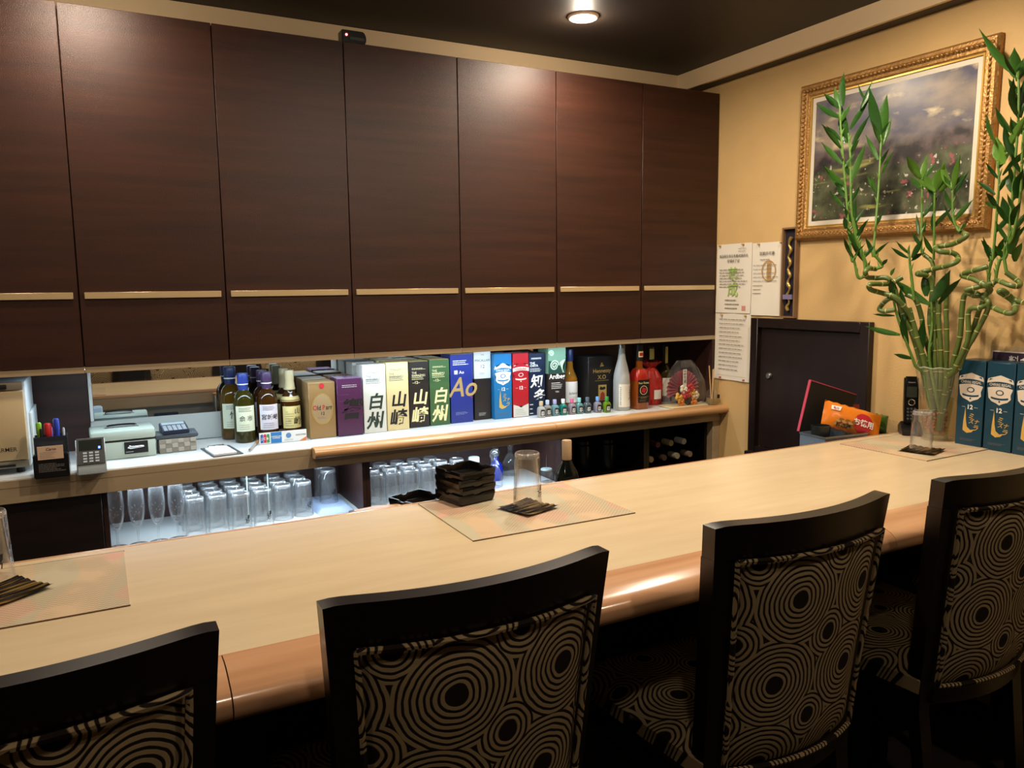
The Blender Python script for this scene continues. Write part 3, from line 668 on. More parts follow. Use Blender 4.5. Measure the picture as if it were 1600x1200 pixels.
yamazaki('whisky bottle with champagne cap and yellow label beside the bronze carton', 0.694, 0.196, 31)
yamazaki('whisky bottle with champagne cap directly behind the yellow labelled one', 0.690, 0.278, 33, False)
# bottle with white label (Ichiro's)
t = bottle('whisky_bottle', 'slim whisky bottle with navy cap and white label left of cognac carton', 1.984, 0.190, [(0, 0.002), (0.034, 0.0), (0.036, 0.004), (0.036, 0.14), (0.034, 0.158), (0.024, 0.178), (0.0165, 0.196), (0.014, 0.235)], liquid('gold_whisky', '#a86f24', tr=0.4), [(0.0145, 0.232), (0.016, 0.232), (0.0165, 0.284), (0.015, 0.287), (0, 0.287)], navy_cap, lab=(0.0366, 1.1, 0.04, 0.138, ink_white))
txt(t, "Ichiro's", 0.017, 0.0, 0.078, ink, CYL(0.0372), 0.0, shear=0.25); lines(t, -0.02, 0.025, 0.055, 0.066, 3, ink_grey, CYL(0.0372), 37, 0.001)
# frosted sake bottle
frost = M('frosted_glass', '#c9cbc6', 0.45); frost.node_tree.nodes['Principled BSDF'].inputs['Transmission Weight'].default_value = 0.35
t = bottle('sake_bottle', 'tall frosted white sake bottle with silver cap and white label', 2.193, 0.068, [(0, 0.002), (0.036, 0.0), (0.039, 0.004), (0.039, 0.135), (0.037, 0.165), (0.029, 0.2), (0.019, 0.238), (0.0145, 0.268), (0.0135, 0.292)], frost, [(0.014, 0.290), (0.0155, 0.290), (0.0155, 0.305), (0.0145, 0.309), (0, 0.3095)], M('silver_cap', '#9a9ca0', 0.3, 0.8), lab=(0.0396, 0.95, 0.018, 0.125, M('rice_paper_label', '#dcd6c6', 0.7)))
lines(t, -0.032, -0.026, 0.03, 0.11, 10, M('blue_stamp', '#5d7fb0', 0.6), CYL(0.0402), 39, 0.004); txt(t, 'し\nぜ\nん', 0.027, 0.022, 0.094, ink, CYL(0.0402), 0.004, shear=0.3)
# Four Roses
t = thing('bourbon_bottle', 'square shouldered amber bourbon bottle with black label and red rose', 'bottle', (2.286, 0.058, SH), 0.0, 'bottles on the back shelf')
def sq(prof, seg=24, p=5.0): return lathe(prof, seg, fn=lambda a, r, z: r if z > 0.19 else r/((abs(math.cos(a))**p+abs(math.sin(a))**p)**(1/p))*0.98)
link('glass_body', sq([(0, 0.003), (0.034, 0.0), (0.037, 0.004), (0.037, 0.15), (0.033, 0.172), (0.0235, 0.189), (0.017, 0.195), (0.015, 0.24)]), liquid('bourbon', '#a3551a', tr=0.3), t)
link('cap', lathe([(0.0152, 0.228), (0.0175, 0.228), (0.0185, 0.3), (0.017, 0.304), (0, 0.3045)], 24), matte_black, t); link('red_wrap', sq([(0.0375, 0.135), (0.038, 0.15), (0.034, 0.173), (0.0245, 0.189)]), M('red_foil', '#a3281c', 0.3), t)
Fr = FRONT(-0.0372)
link('paper_label', flat_poly([(-0.032, 0.032), (0.032, 0.032), (0.032, 0.14), (-0.032, 0.14)], FRONT(-0.0369)), matte_black, t); link('label_rim', flat_poly([(-0.033, 0.06), (0.033, 0.06), (0.033, 0.061), (-0.033, 0.061)], Fr), ink_gold, t)
txt(t, 'Four Roses', 0.0145, 0, 0.121, ink_pale, Fr, 0.008, sx=0.9); link('rose_ring', flat_poly(oval(0.0215, 0.0215, 0, 0.091, 24), Fr), ink_pale, t); link('rose_field', flat_poly(oval(0.019, 0.019, 0, 0.091, 24), FRONT(-0.0375)), matte_black, t)
for k in range(4): link('rose', flat_poly(oval(0.0072, 0.0072, 0.0075*math.cos(k*PI/2+0.4), 0.091+0.0075*math.sin(k*PI/2+0.4), 14), FRONT(-0.0378-0.0001*k)), ink_red, t)
txt(t, 'BOURBON', 0.007, 0, 0.053, ink_gold, Fr, 0.01); lines(t, -0.022, 0.022, 0.04, 0.046, 2, ink_gold, Fr, 41, 0.001)
link('cap_emblem', arc(0.0186, 0.8, 0.245, 0.272), ink_pale, t); link('cap_emblem_rose', arc(0.0189, 0.55, 0.251, 0.266), ink_red, t)
# red-wrapped bottle and two bottles at the back
def wrapped():
    t = thing('wrapped_bottle', 'gift bottle wrapped in crinkled red and white cloth', 'bottle', (2.425, 0.150, SH))
    rnd = random.Random(5)
    bm = bmesh.new(); prof = [(0.05, 0.0), (0.056, 0.03), (0.058, 0.09), (0.052, 0.135), (0.034, 0.165), (0.02, 0.178), (0.03, 0.19), (0.05, 0.21)]
    rings = []
    for i, (r, z) in enumerate(prof):
        ring = []
        for k in range(28):
            a = 2*PI*k/28; q = r*(1+0.10*math.sin(k*2.7+i*1.3)+rnd.uniform(-0.05, 0.05)); ring.append(bm.verts.new((q*math.cos(a), q*math.sin(a), z+rnd.uniform(-0.004, 0.004)*(i > 0))))
        rings.append(ring)
    for a, b in zip(rings, rings[1:]):
        for k in range(28): bm.faces.new((a[k], a[(k+1) % 28], b[(k+1) % 28], b[k]))
    bm.faces.new(rings[0])
    link('cloth_wrap', from_bm(bm, ang=0.4), M('red_printed_cloth', '#b02a20', 0.55, var=0.45, vscale=45), t); link('neck', lathe([(0.0165, 0.15), (0.015, 0.23), (0.0165, 0.232), (0.017, 0.28), (0, 0.282)], 20), dkamber, t)
    link('neck_tag', arc(0.0178, 0.9, 0.22, 0.272), M('yellow_tag', '#d8cf6a', 0.5), t)
    link('white_patch', arc(0.0615, 0.35, 0.03, 0.075), ink_white, t)
wrapped()
t = bottle('spirit_bottle', 'dark bottle with pale yellow neck strip behind the wrapped fan', 2.545, 0.190, [(0, 0.002), (0.038, 0.0), (0.04, 0.004), (0.04, 0.14), (0.032, 0.17), (0.018, 0.19), (0.0145, 0.205), (0.014, 0.25)], olive, [(0.0145, 0.235), (0.0165, 0.235), (0.017, 0.276), (0.016, 0.279), (0, 0.2795)], black_plastic, lab=(0.0406, 0.9, 0.03, 0.12, ink_white))
link('neck_strip', arc(0.0176, 0.5, 0.19, 0.274), M('yellow_tag', '#d8cf6a', 0.5), t)
# miniatures
mini_prof = [(0, 0.0015), (0.0135, 0.0), (0.0155, 0.003), (0.0155, 0.036), (0.0125, 0.044), (0.007, 0.048), (0.0065, 0.056)]
def minis():
    spec = [('#c9b28a', '#cfcfc8', 'clear miniature bottle with cream cap, leftmost of the miniatures', 1.764, 0.080), ('#b8c4d8', '#b9b3a8', 'pinkish clear miniature bottle with pale blue cap, second of the row', 1.806, 0.096), ('#a9a6cf', '#8fc0c4', 'pale teal miniature bottle with lilac cap', 1.842, 0.092), ('#e4e6e2', '#2d9c8c', 'deep teal miniature bottle with white cap', 1.885, 0.090), ('#d0668c', '#b7a7b0', 'mauve miniature bottle with pink cap', 1.928, 0.084), ('#8fd0cc', '#7fb3b4', 'teal grey miniature bottle with aqua cap', 1.966, 0.082), ('#5e6a78', '#6f7f84', 'smoky miniature bottle with slate cap', 2.008, 0.078), ('#6d9bd6', '#a8a2b4', 'lilac grey miniature bottle with blue cap', 2.056, 0.066), ('#2f8a3a', '#7ea51f', 'lime green miniature bottle with green cap, rightmost of the miniatures', 2.094, 0.046)]
    shape = sq([(0, 0.0015), (0.0145, 0.0), (0.0168, 0.003), (0.0168, 0.038), (0.0135, 0.046), (0.007, 0.050), (0.0065, 0.057)], 20, 4)
    cap = lathe([(0.0072, 0.0525), (0.0085, 0.053), (0.0088, 0.071), (0.008, 0.0725), (0, 0.0728)], 16)
    for i, (cc, bc, lab, x, y) in enumerate(spec):
        t = thing('miniature_bottle', lab, 'bottle', (x, y, SH), random.uniform(-0.15, 0.15), 'miniature spirit bottles')
        gm = liquid('mini_glass_%d' % i, bc, tr=0.55); link('glass_body', shape.copy(), gm, t); link('cap', cap.copy(), M('mini_cap_%d' % i, cc, 0.4), t)
        link('paper_label', flat_poly([(-0.011, 0.009), (0.011, 0.009), (0.011, 0.032), (0.007, 0.037), (-0.007, 0.037), (-0.011, 0.032)], FRONT(-0.0172)), matte_black, t)
        txt(t, '忍', 0.018, 0, 0.014, ink_white, FRONT(-0.0175), 0.01); lines(t, -0.007, 0.007, 0.011, 0.012, 1, ink_white, FRONT(-0.0175), i, 0.001)
minis()
# wrapped fan gift
def fan_gift():
    t = thing('fan_ornament', 'pink paper fan ornament with orange flowers wrapped in clear film', 'ornament', (2.515, 0.0, SH))
    link('base_board', box(-0.115, 0.1, -0.055, 0.05, 0, 0.008, 0.002, 1), M('pale_board', '#c8b58c', 0.5), t)
    bm = bmesh.new(); n = 36; c = bm.verts.new((0, 0.015, 0.06)); prev = None
    for k in range(n+1):
        a = math.radians(-18+216*k/n); r = 0.098; yy = 0.015+(0.006 if k % 2 else -0.006)
        inner = bm.verts.new((0.03*math.cos(a), 0.015, 0.075+0.03*math.sin(a))); outer = bm.verts.new((r*math.cos(a), yy, 0.075+r*math.sin(a)))
        if prev: bm.faces.new((prev[0], inner, outer, prev[1]))
        prev = (inner, outer)
    bm.verts.remove(c); bmesh.ops.solidify(bm, geom=bm.faces[:], thickness=0.001)
    link('fan', from_bm(bm, sm=False), M('pink_paper', '#b5505f', 0.6, var=0.35, vscale=35), t, label='pleated pink fan')
    st = link('card_strip', box(-0.016, 0.006, -0.006, -0.005, 0.09, 0.178), ink_white, t); txt(st, '千\n客\n万\n来', 0.018, -0.005, 0.16, ink, FRONT(-0.0065), 0.01, space=1.1)
    rnd = random.Random(11)
    cols = [('orange', '#d9822a'), ('red', '#b8242c'), ('white', '#dcd3bf'), ('yellow', '#d9a83a'), ('black', '#171a14')]
    spots = [(-0.045, 0.028, 0), (-0.02, 0.06, 1), (0.0, 0.03, 4), (0.03, 0.024, 0), (0.02, 0.065, 3), (-0.06, 0.05, 3), (0.045, 0.05, 2), (-0.03, 0.085, 2), (0.012, 0.09, 1), (-0.005, 0.062, 1)]
    for x, z, ci in spots:
        bm = bmesh.new()
        for k in range(6):
            a = 2*PI*k/6+rnd.random(); m4 = Matrix.Translation((x+0.013*math.cos(a), -0.028+rnd.uniform(-0.004, 0.004), z+0.013*math.sin(a))) @ Matrix.Diagonal((0.012, 0.006, 0.012, 1))
            bmesh.ops.create_icosphere(bm, subdivisions=1, radius=1, matrix=m4)
        bmesh.ops.create_icosphere(bm, subdivisions=1, radius=0.006, matrix=Matrix.Translation((x, -0.034, z)))
        link('flower', from_bm(bm, ang=3), M('petal_'+cols[ci][0], cols[ci][1], 0.6), t)
    for x, a in ((-0.085, 2.6), (0.085, 0.5), (0.07, 0.9), (-0.07, 2.2)):
        bm = bmesh.new(); o = [(0, 0), (0.02, 0.008), (0.05, 0.0), (0.02, -0.008)]
        bm.faces.new([bm.verts.new((x*0.5+p*math.cos(a)-q*math.sin(a), -0.03, 0.02+p*math.sin(a)*0.5+q*math.cos(a))) for p, q in o]); bmesh.ops.solidify(bm, geom=bm.faces[:], thickness=0.001)
        link('leaf', from_bm(bm), M('ornament_leaf', '#2c4a25', 0.5), t)
    bm = bmesh.new(); rings = []
    for (wx, wy, z) in ((0.112, 0.055, 0.009), (0.125, 0.06, 0.06), (0.118, 0.055, 0.12), (0.07, 0.035, 0.19), (0.045, 0.012, 0.222)):
        ring = []
        for k in range(14):
            a = 2*PI*k/14; e = 1+rnd.uniform(-0.07, 0.07); ring.append(bm.verts.new((-0.006+wx*e*math.cos(a), wy*e*math.sin(a), z)))
        rings.append(ring)
    for a, b in zip(rings, rings[1:]):
        for k in range(14): bm.faces.new((a[k], a[(k+1) % 14], b[(k+1) % 14], b[k]))
    link('clear_wrap', from_bm(bm, sm=False), clear_film, t, label='clear film wrap')
fan_gift()
# reed diffuser
t = thing('reed_diffuser', 'small glass reed diffuser with black neck at the shelf end', 'diffuser', (2.655, -0.035, SH))
link('glass_jar', lathe([(0, 0.002), (0.026, 0), (0.029, 0.004), (0.029, 0.055), (0.022, 0.07), (0.012, 0.078), (0.011, 0.095)], 20), glass, t); link('oil', lathe([(0, 0.003), (0.025, 0.003), (0.027, 0.006), (0.027, 0.032), (0, 0.0325)], 20), liquid('diffuser_oil', '#cdb77a', tr=0.6), t)
link('black_label', box(0.006, 0.022, -0.0302, -0.0294, 0.034, 0.052), matte_black, t)
for dx, dy, l in ((-0.012, 0.01, 0.19), (0.006, -0.004, 0.175), (0.014, 0.012, 0.17)): link('reed', tube([(dx*0.2, dy*0.2, 0.02), (dx, dy, l)], 0.0028, 6), M('pale_reed', '#d0ac72', 0.6), t)
# sensor on top of the cabinets
t = thing('security_camera', 'small black camera with red light on top of the cabinets', 'camera', (0.945, 0.03, ZT+0.0005))
link('body', prism([(-0.045, 0.0), (0.04, 0.0), (0.047, 0.012), (0.047, 0.03), (0.038, 0.046), (-0.045, 0.046)], -0.02, 0.03, 'y', 0.003), black_plastic, t); link('slot', box(-0.015, 0.038, -0.0225, -0.0205, 0.012, 0.022), M('slot_grey', '#3a3a3c', 0.3), t)
link('red_light', lathe([(0, 0.003), (0.004, 0.002), (0.0045, 0)], 12), M('lit_red', (1.0, 0.12, 0.12), 0.4, emit=8.0), t, loc=(-0.028, -0.0205, 0.028), rot=(PI/2, 0, 0))

# ------------------------------------------------------------------ left end of the back shelf
mint = M('mint_enamel', '#b0bcae', 0.35, var=0.03)
t = thing('towel_warmer', 'beige metal towel warmer cabinet at the left edge of the shelf', 'towel warmer', (-0.335, 0.12, SH))
beige = M('beige_enamel', '#c3ad86', 0.4, var=0.02)
link('body', box(-0.17, 0.165, -0.085, 0.18, 0.018, 0.297, 0.012), M('pale_enamel', '#cfd6d6', 0.35), t)
d = link('door', box(-0.17, 0.158, -0.1, -0.0855, 0.045, 0.268, 0.005), beige, t)
link('top_panel', box(-0.17, 0.158, -0.098, -0.0855, 0.270, 0.296, 0.004), M('taupe_enamel', '#8d8474', 0.4), t); link('handle', box(0.035, 0.115, -0.106, -0.0985, 0.275, 0.29, 0.003), matte_black, t); link('handle_tip', box(0.06, 0.08, -0.109, -0.1065, 0.279, 0.285, 0.001), chrome, t)
link('base_panel', box(-0.17, 0.158, -0.095, -0.0855, 0.02, 0.043, 0.002), M('taupe_enamel', '#8d8474', 0.4), t); link('base_slot', box(-0.12, 0.12, -0.0965, -0.0955, 0.024, 0.032), matte_black, t)
link('side_trim', box(0.1655, 0.173, -0.06, 0.17, 0.02, 0.19, 0.002), M('pale_enamel', '#cfd6d6', 0.35), t)
txt(d, 'TOWEL WARMER', 0.0185, 0.128, 0.075, M('brown_ink', '#3b322a', 0.5), FRONT(-0.1005), 0.004, 'RIGHT', sx=0.95)
for sx in (-0.14, 0.13):
    for sy in (-0.06, 0.14): link('foot', lathe([(0, 0), (0.012, 0), (0.012, 0.018), (0, 0.018)], 12), matte_black, t, loc=(sx, sy, 0))
# pen stand
t = thing('pen_stand', 'black plastic pen stand with pinned pink card', 'pen stand', (-0.109, -0.048, SH))
link('base', prism([(-0.05, 0.0), (0.045, 0.0), (0.045, 0.055), (-0.02, 0.075), (-0.05, 0.075)], -0.05, 0.047, 'x', 0.003), black_plastic, t, loc=(0, 0, 0))
bm = bmesh.new()
for b in ((-0.046, 0.046, -0.012, -0.009, 0.056, 0.125), (-0.046, 0.046, 0.041, 0.044, 0.056, 0.125), (-0.046, -0.043, -0.009, 0.041, 0.056, 0.125), (0.043, 0.046, -0.009, 0.041, 0.056, 0.125)): add_box(bm, *b)
link('cup', from_bm(bm), M('smoky_plastic', '#2a2f3a', 0.15), t)
cd = link('card', box(-0.036, 0.034, -0.0525, -0.0508, 0.06, 0.102), M('pink_card', '#d8b79c', 0.6), t); txt(cd, 'Carte', 0.012, 0.0, 0.088, ink, FRONT(-0.0530), 0.01, shear=0.3); lines(cd, -0.03, 0.02, 0.066, 0.082, 4, ink_grey, FRONT(-0.0530), 51, 0.0012)
lines(t, -0.036, 0.038, 0.022, 0.046, 6, ink_grey, FRONT(-0.0508), 52, 0.0022)
pens = [('red capped marker standing in the pen stand', '#b3232b', -0.006, 0.010, 0.165, 0.0105), ('blue felt pen standing in the pen stand', '#2340b5', 0.018, 0.012, 0.178, 0.0085), ('green marker leaning in the pen stand', '#79b53a', -0.031, 0.020, 0.168, 0.008), ('black pen at the left of the pen stand', '#1c1d22', -0.024, 0.004, 0.150, 0.005), ('purple and white tag pen in the pen stand', '#7b4fb0', 0.0, 0.030, 0.150, 0.006), ('silver blue ballpoint at the right of the pen stand', '#b7c3d9', 0.037, 0.004, 0.148, 0.0035)]
for lab, c, dx, dy, h, r in pens:
    p = thing('pen', lab, 'pen', (-0.109+dx, -0.048+dy, SH+0.077), 0.0, 'pens in the black stand')
    h -= 0.077
    link('barrel', lathe([(0, 0), (r*0.8, 0), (r*0.85, h-0.035)], 12), M('pen_'+c[1:], c, 0.35), p); link('pen_cap', lathe([(r, h-0.036), (r, h-0.004), (r*0.7, h), (0, h)], 12), M('pen_'+c[1:], c, 0.35), p)
# card terminal
t = thing('card_terminal', 'white framed black card payment terminal with keypad', 'card terminal', (0.0, -0.075, SH), 0.0)
link('shell', prism([(-0.045, 0.0), (0.06, 0.0), (0.06, 0.03), (0.035, 0.105), (0.02, 0.109), (-0.04, 0.03)], -0.042, 0.042, 'x', 0.004), M('pale_shell', '#8d979d', 0.35), t)
sl = Vector((0, 0.06, 0.079)).normalized(); base = Vector((0, -0.0405, 0.031)); nrm = Vector((0, -0.079, 0.06)).normalized()
def slope(a, b, off=0.0008): v = base+sl*b+nrm*off; return (a, v.y, v.z)
def plate(a0, a1, b0, b1, o0=0.0002, o1=0.0025):
    bm = bmesh.new(); vs_ = [[bm.verts.new(slope(a, b, o)) for a, b in ((a0, b0), (a1, b0), (a1, b1), (a0, b1))] for o in (o0, o1)]
    bm.faces.new(vs_[0][::-1]); bm.faces.new(vs_[1])
    for k in range(4): bm.faces.new((vs_[0][k], vs_[0][(k+1) % 4], vs_[1][(k+1) % 4], vs_[1][k]))
    return from_bm(bm)
link('face', plate(-0.0395, 0.0395, 0.003, 0.096), matte_black, t); link('screen', plate(-0.033, 0.033, 0.052, 0.09, 0.0026, 0.003), M('dim_screen', '#20241f', 0.1), t)
link('status_light', plate(0.022, 0.028, 0.056, 0.064, 0.0031, 0.0036), M('lit_blue', (0.1, 0.2, 1.0), 0.4, emit=4.0), t)
for r in range(4):
    for c in range(3): link('key', plate(-0.022+c*0.017, -0.011+c*0.017, 0.009+r*0.010, 0.0155+r*0.010, 0.0026, 0.005), M('key_grey', '#8f969b', 0.4), t)
# cash box
t = thing('cash_box', 'mint green metal cash box with carrying handle and lock plate', 'cash box', (0.098, 0.175, SH), 0.03)
link('base_tray', box(-0.1, 0.1, -0.078, 0.075, 0, 0.062, 0.005), mint, t); link('lid', box(-0.102, 0.102, -0.08, 0.077, 0.065, 0.1, 0.008), mint, t); link('seam', box(-0.099, 0.099, -0.077, 0.074, 0.06, 0.067), matte_black, t)
link('handle', tube(catmull([(-0.045, 0.0, 0.1), (-0.042, 0.0, 0.107), (0, 0, 0.109), (0.042, 0, 0.107), (0.045, 0, 0.1)], 5), 0.004, 8), chrome, t); link('handle_plate', box(-0.055, 0.055, -0.012, 0.012, 0.0985, 0.1015, 0.001, 1), steel, t)
lk = link('lock_plate', box(0.0, 0.075, -0.0815, -0.0785, 0.016, 0.058, 0.001, 1), matte_black, t); link('latch', tube([(0.012, -0.085, 0.043), (0.02, -0.085, 0.038), (0.062, -0.085, 0.04)], lambda q: 0.0075-0.004*q, 10), chrome, lk); lines(lk, 0.004, 0.03, 0.022, 0.023, 1, ink_white, FRONT(-0.0819), 3, 0.0015)
# woven basket, tray and calculator
t = thing('woven_basket', 'grey woven strap basket beside the cash box', 'basket', (0.272, 0.165, SH), 0.05)
gm1 = M('grey_strap', '#8c8578', 0.5); gm2 = M('pale_strap', '#a39c8e', 0.5)
link('basket_body', box(-0.062, 0.062, -0.045, 0.045, 0, 0.05, 0.003), gm1, t)
for i in range(6):
    for j in range(3):
        if (i+j) % 2: link('strap_square', box(-0.061+i*0.0205, -0.0425+i*0.0205, -0.0475, -0.0452, 0.003+j*0.016, 0.0175+j*0.016, 0.0008, 1), gm2, t)
link('payment_tray', box(0.2, 0.345, 0.12, 0.23, SH+0.0505, SH+0.066, 0.006), M('slate_tray', '#3e464c', 0.35), label='slate grey payment tray lying on the woven basket', cat='tray')
t = thing('calculator', 'black desk calculator lying on the slate tray', 'calculator', (0.268, 0.172, SH+0.0665), 0.06)
link('body', prism([(-0.05, 0.0), (0.05, 0.0), (0.05, 0.03), (-0.05, 0.012)], -0.045, 0.045, 'x', 0.002), M('navy_plastic', '#1d2334', 0.35), t)
def cs(a, b): return (a, b, 0.0215+0.18*b+0.0006)
link('display', flat_poly([(-0.038, 0.018), (0.038, 0.018), (0.038, 0.042), (-0.038, 0.042)], cs), M('lcd_grey', '#9fb0b8', 0.2), t)
for r in range(4):
    for c in range(5): link('key', flat_poly([(-0.038+c*0.016, -0.042+r*0.0135), (-0.026+c*0.016, -0.042+r*0.0135), (-0.026+c*0.016, -0.033+r*0.0135), (-0.038+c*0.016, -0.033+r*0.0135)], cs), M('calc_key', '#b9bfc4', 0.4), t)
# clipboard with pad, pen
t = thing('clipboard', 'dark clipboard with white slip pad lying on the shelf edge', 'clipboard', (0.412, 0.05, SH), 0.12)
link('board', box(-0.052, 0.052, -0.092, 0.092, 0, 0.003, 0.001, 1), M('slate_board', '#3b4146', 0.4), t); pd = link('paper_pad', box(-0.046, 0.03, -0.088, 0.05, 0.0035, 0.010), M('white_slip', '#dfe6ea', 0.7), t); lines(pd, -0.035, 0.02, -0.05, 0.03, 5, M('faint_ink', '#9db3c4', 0.6), lambda a, b: (a, b, 0.0105), 55, 0.002)
link('clip', box(-0.03, 0.03, 0.062, 0.086, 0.0035, 0.011, 0.003, 1), chrome, t)
t = thing('pen', 'silver ballpoint pen with tan grip lying beside the clipboard', 'pen', (0.53, 0.075, SH+0.006), -0.35)
link('barrel', tube([(0, 0.02, 0), (0, -0.085, 0)], 0.0048, 10), M('silver_barrel', '#b4b3ae', 0.3, 0.5), t); link('grip', tube([(0, 0.021, 0), (0, 0.075, 0)], 0.0052, 10), M('tan_grip', '#9c6b42', 0.5), t); link('tip', tube([(0, -0.086, 0), (0, -0.1, 0)], lambda q: 0.004-0.003*q, 8), chrome, t)
# card-brand display
t = thing('card_sign', 'small clear stand showing four payment card marks', 'sign', (0.642, 0.118, SH), 0.0)
link('stand', prism([(-0.014, 0.001), (0.016, 0.001), (-0.002, 0.05)], -0.012, 0.012, 'x'), clear_film, t)
link('panel', box(-0.088, 0.088, -0.018, -0.0155, 0.001, 0.044), white_plastic, t)
Fc = FRONT(-0.0186); Fd = FRONT(-0.0189)
for k, c in enumerate(('#2b55a8', '#c4283a', '#2f8f4a')):
    link('card_mark', flat_poly([(-0.084+k*0.0115, 0.006), (-0.074+k*0.0115, 0.006), (-0.074+k*0.0115, 0.036), (-0.078+k*0.0115, 0.039), (-0.084+k*0.0115, 0.036)], Fc), M('mark_'+c[1:], c, 0.5), t)
txt(t, 'J C B', 0.012, -0.0675, 0.0175, ink_white, Fd, 0.03)
link('card_mark', flat_poly([(-0.046, 0.002), (-0.006, 0.002), (-0.006, 0.043), (-0.046, 0.043)], Fc), M('amex_blue', '#2a78b8', 0.5), t); txt(t, 'AMERICAN\nEXPRESS', 0.0078, -0.026, 0.024, ink_white, Fd, 0.01)
link('card_mark', flat_poly(oval(0.010, 0.010, 0.02, 0.026, 20), Fc), M('diners_blue', '#5a86b8', 0.5), t); txt(t, 'Diners Club', 0.0068, 0.02, 0.007, M('diners_blue', '#5a86b8', 0.5), Fd)
txt(t, 'DISCOVER', 0.0082, 0.066, 0.022, ink, Fd, 0.01); link('card_mark', flat_poly([(0.06, 0.002), (0.087, 0.002), (0.087, 0.016)], Fc), M('discover_orange', '#e07a2c', 0.5), t)

# ------------------------------------------------------------------ glassware
def tumbler_mesh(h=0.14, rt=0.0305, rb=0.0365):
    return lathe([(rb-0.0022, 0.0), (rb, 0.0), (rb, 0.002), (rt, h-0.004), (rt-0.003, h), (0, h), (0, h-0.012), (rt-0.004, h-0.012), (rt-0.0045, h-0.016), (rb-0.0022, 0.0)], 26)
tum = tumbler_mesh(0.134)
tum2 = tumbler_mesh(0.125, 0.029, 0.034)
rim_white = thin_glass('thick_base_glass', '#ffffff', 0.25, 0.9, 0.05, body=0.12)
def ring_mesh(h, r): return lathe([(r-0.0035, h-0.001), (r-0.0028, h+0.0008), (r-0.001, h-0.0005), (r+0.0004, h-0.004), (r+0.0006, h-0.012)], 26)
tum_ring = ring_mesh(0.134, 0.0305); tum2_ring = ring_mesh(0.125, 0.029)
def tumbler(label, x, y, z, rz=0.0, group='upturned tumblers under the shelf', me=None, mark=True, gm=None):
    t = thing('tumbler', label, 'glass', (x, y, z), rz, group)
    b_ = link('glass_body', me or tum, gm or glass, t); link('base_ring', tum_ring if (me or tum) is tum else tum2_ring, rim_white, b_)
    if mark:
        txt(t, '山', 0.016, 0.008, 0.038, ink, CYL(0.0352), 0.03, flip=True, shear=0.15); txt(t, '崎', 0.019, 0.008, 0.056, ink, CYL(0.0348), 0.03, flip=True, shear=0.15)
    return t
GF = 0.600
warm_glass = thin_glass('faintly_green_glass', '#fafde8', 0.06, 0.95, 0.03, body=0.028)
front = [(0.310, 0.045, 0), (0.388, 0.050, 0), (0.466, 0.030, 1), (0.546, 0.045, 1), (0.626, 0.085, 0), (0.706, 0.095, 1), (0.822, 0.165, 1)]
names = ['beside the last flute', 'second from the flutes', 'third from the flutes, tinted green', 'fourth from the flutes, tinted green', 'fifth from the flutes', 'sixth from the flutes', 'standing apart on the folded towel']
for i, (x, y, mk) in enumerate(front):
    g = warm_glass if i in (2, 3) else glass
    zz = GF if i < 6 else GF+0.0185
    tumbler('upturned tumbler in the front of the left bay, ' + names[i], x, y, zz, 0.25, mark=bool(mk), gm=g)
    for r in range(1, 4 if i < 4 else 3):
        if y+0.078*r < 0.295 and not (i == 6 and r > 1): tumbler('upturned tumbler in the left bay, ' + ('second', 'third', 'fourth')[r-1] + ' row, ' + ('first', 'second', 'third', 'fourth', 'fifth', 'sixth', 'seventh')[i] + ' file from the flutes', x-0.004*r, y+0.078*r, GF+(0.0185 if i == 6 else 0), 0.0, 'rear tumblers in the left bay', mark=False, gm=g)
def flute(label, x, y):
    t = thing('champagne_flute', label, 'glass', (x, y, GF), 0.0, 'champagne flutes in the left bay')
    link('foot', lathe([(0, 0.0), (0.031, 0.0), (0.031, 0.0015), (0.008, 0.004), (0.0042, 0.010)], 26), glass, t); link('stem', lathe([(0.0042, 0.010), (0.0034, 0.03), (0.0045, 0.058)], 14), glass, t)
    b = link('bowl', lathe([(0.0045, 0.058), (0.012, 0.066), (0.021, 0.088), (0.0262, 0.115), (0.0275, 0.142), (0.0255, 0.175), (0.0235, 0.198), (0.0225, 0.198), (0.0245, 0.175), (0.0262, 0.142), (0.0248, 0.115), (0.019, 0.09), (0.008, 0.07), (0, 0.069)], 26), glass, t)
    link('engraving', spiral_ring(), M('etched_white', '#cfd6da', 0.7), b)
def spiral_ring():
    bm = bmesh.new()
    rn = random.Random(2)
    for k in range(16):
        a = rn.uniform(-0.7, 0.7); z = 0.128+rn.uniform(-0.02, 0.02); s_ = rn.uniform(0.4, 0.9)
        q = [(a-0.05*s_, z), (a, z-0.002*s_), (a+0.05*s_, z+0.001), (a, z+0.003*s_)]
        bm.faces.new([bm.verts.new((0.0281*math.sin(p), -0.0281*math.cos(p), zz)) for p, zz in q])
    me = bpy.data.meshes.new('engraving'); bm.to_mesh(me); bm.free(); return me
for i, (x, nm) in enumerate(((0.058, 'leftmost beside the dark cabinet door'), (0.122, 'second from the left'), (0.186, 'third from the left'), (0.248, 'nearest the tumblers'))):
    flute('engraved champagne flute in the lit bay, ' + nm, x, 0.022)
for x, y, lab in ((0.505, 0.13, 'left'), (0.585, 0.15, 'right')):
    t = thing('glass_stirrer', lab + ' of two thin glass stirring rods among the green tinted tumblers', 'stirrer', (x, y, GF), 0.0, 'glass stirring rods')
    link('rod', tube([(0, 0, 0), (0, 0, 0.19)], 0.0024, 8), M('rod_glass', '#cfdccf', 0.1), t); link('rod_tip', lathe([(0, 0.186), (0.004, 0.188), (0.0045, 0.193), (0.003, 0.197), (0, 0.198)], 10), M('rod_glass', '#cfdccf', 0.1), t)
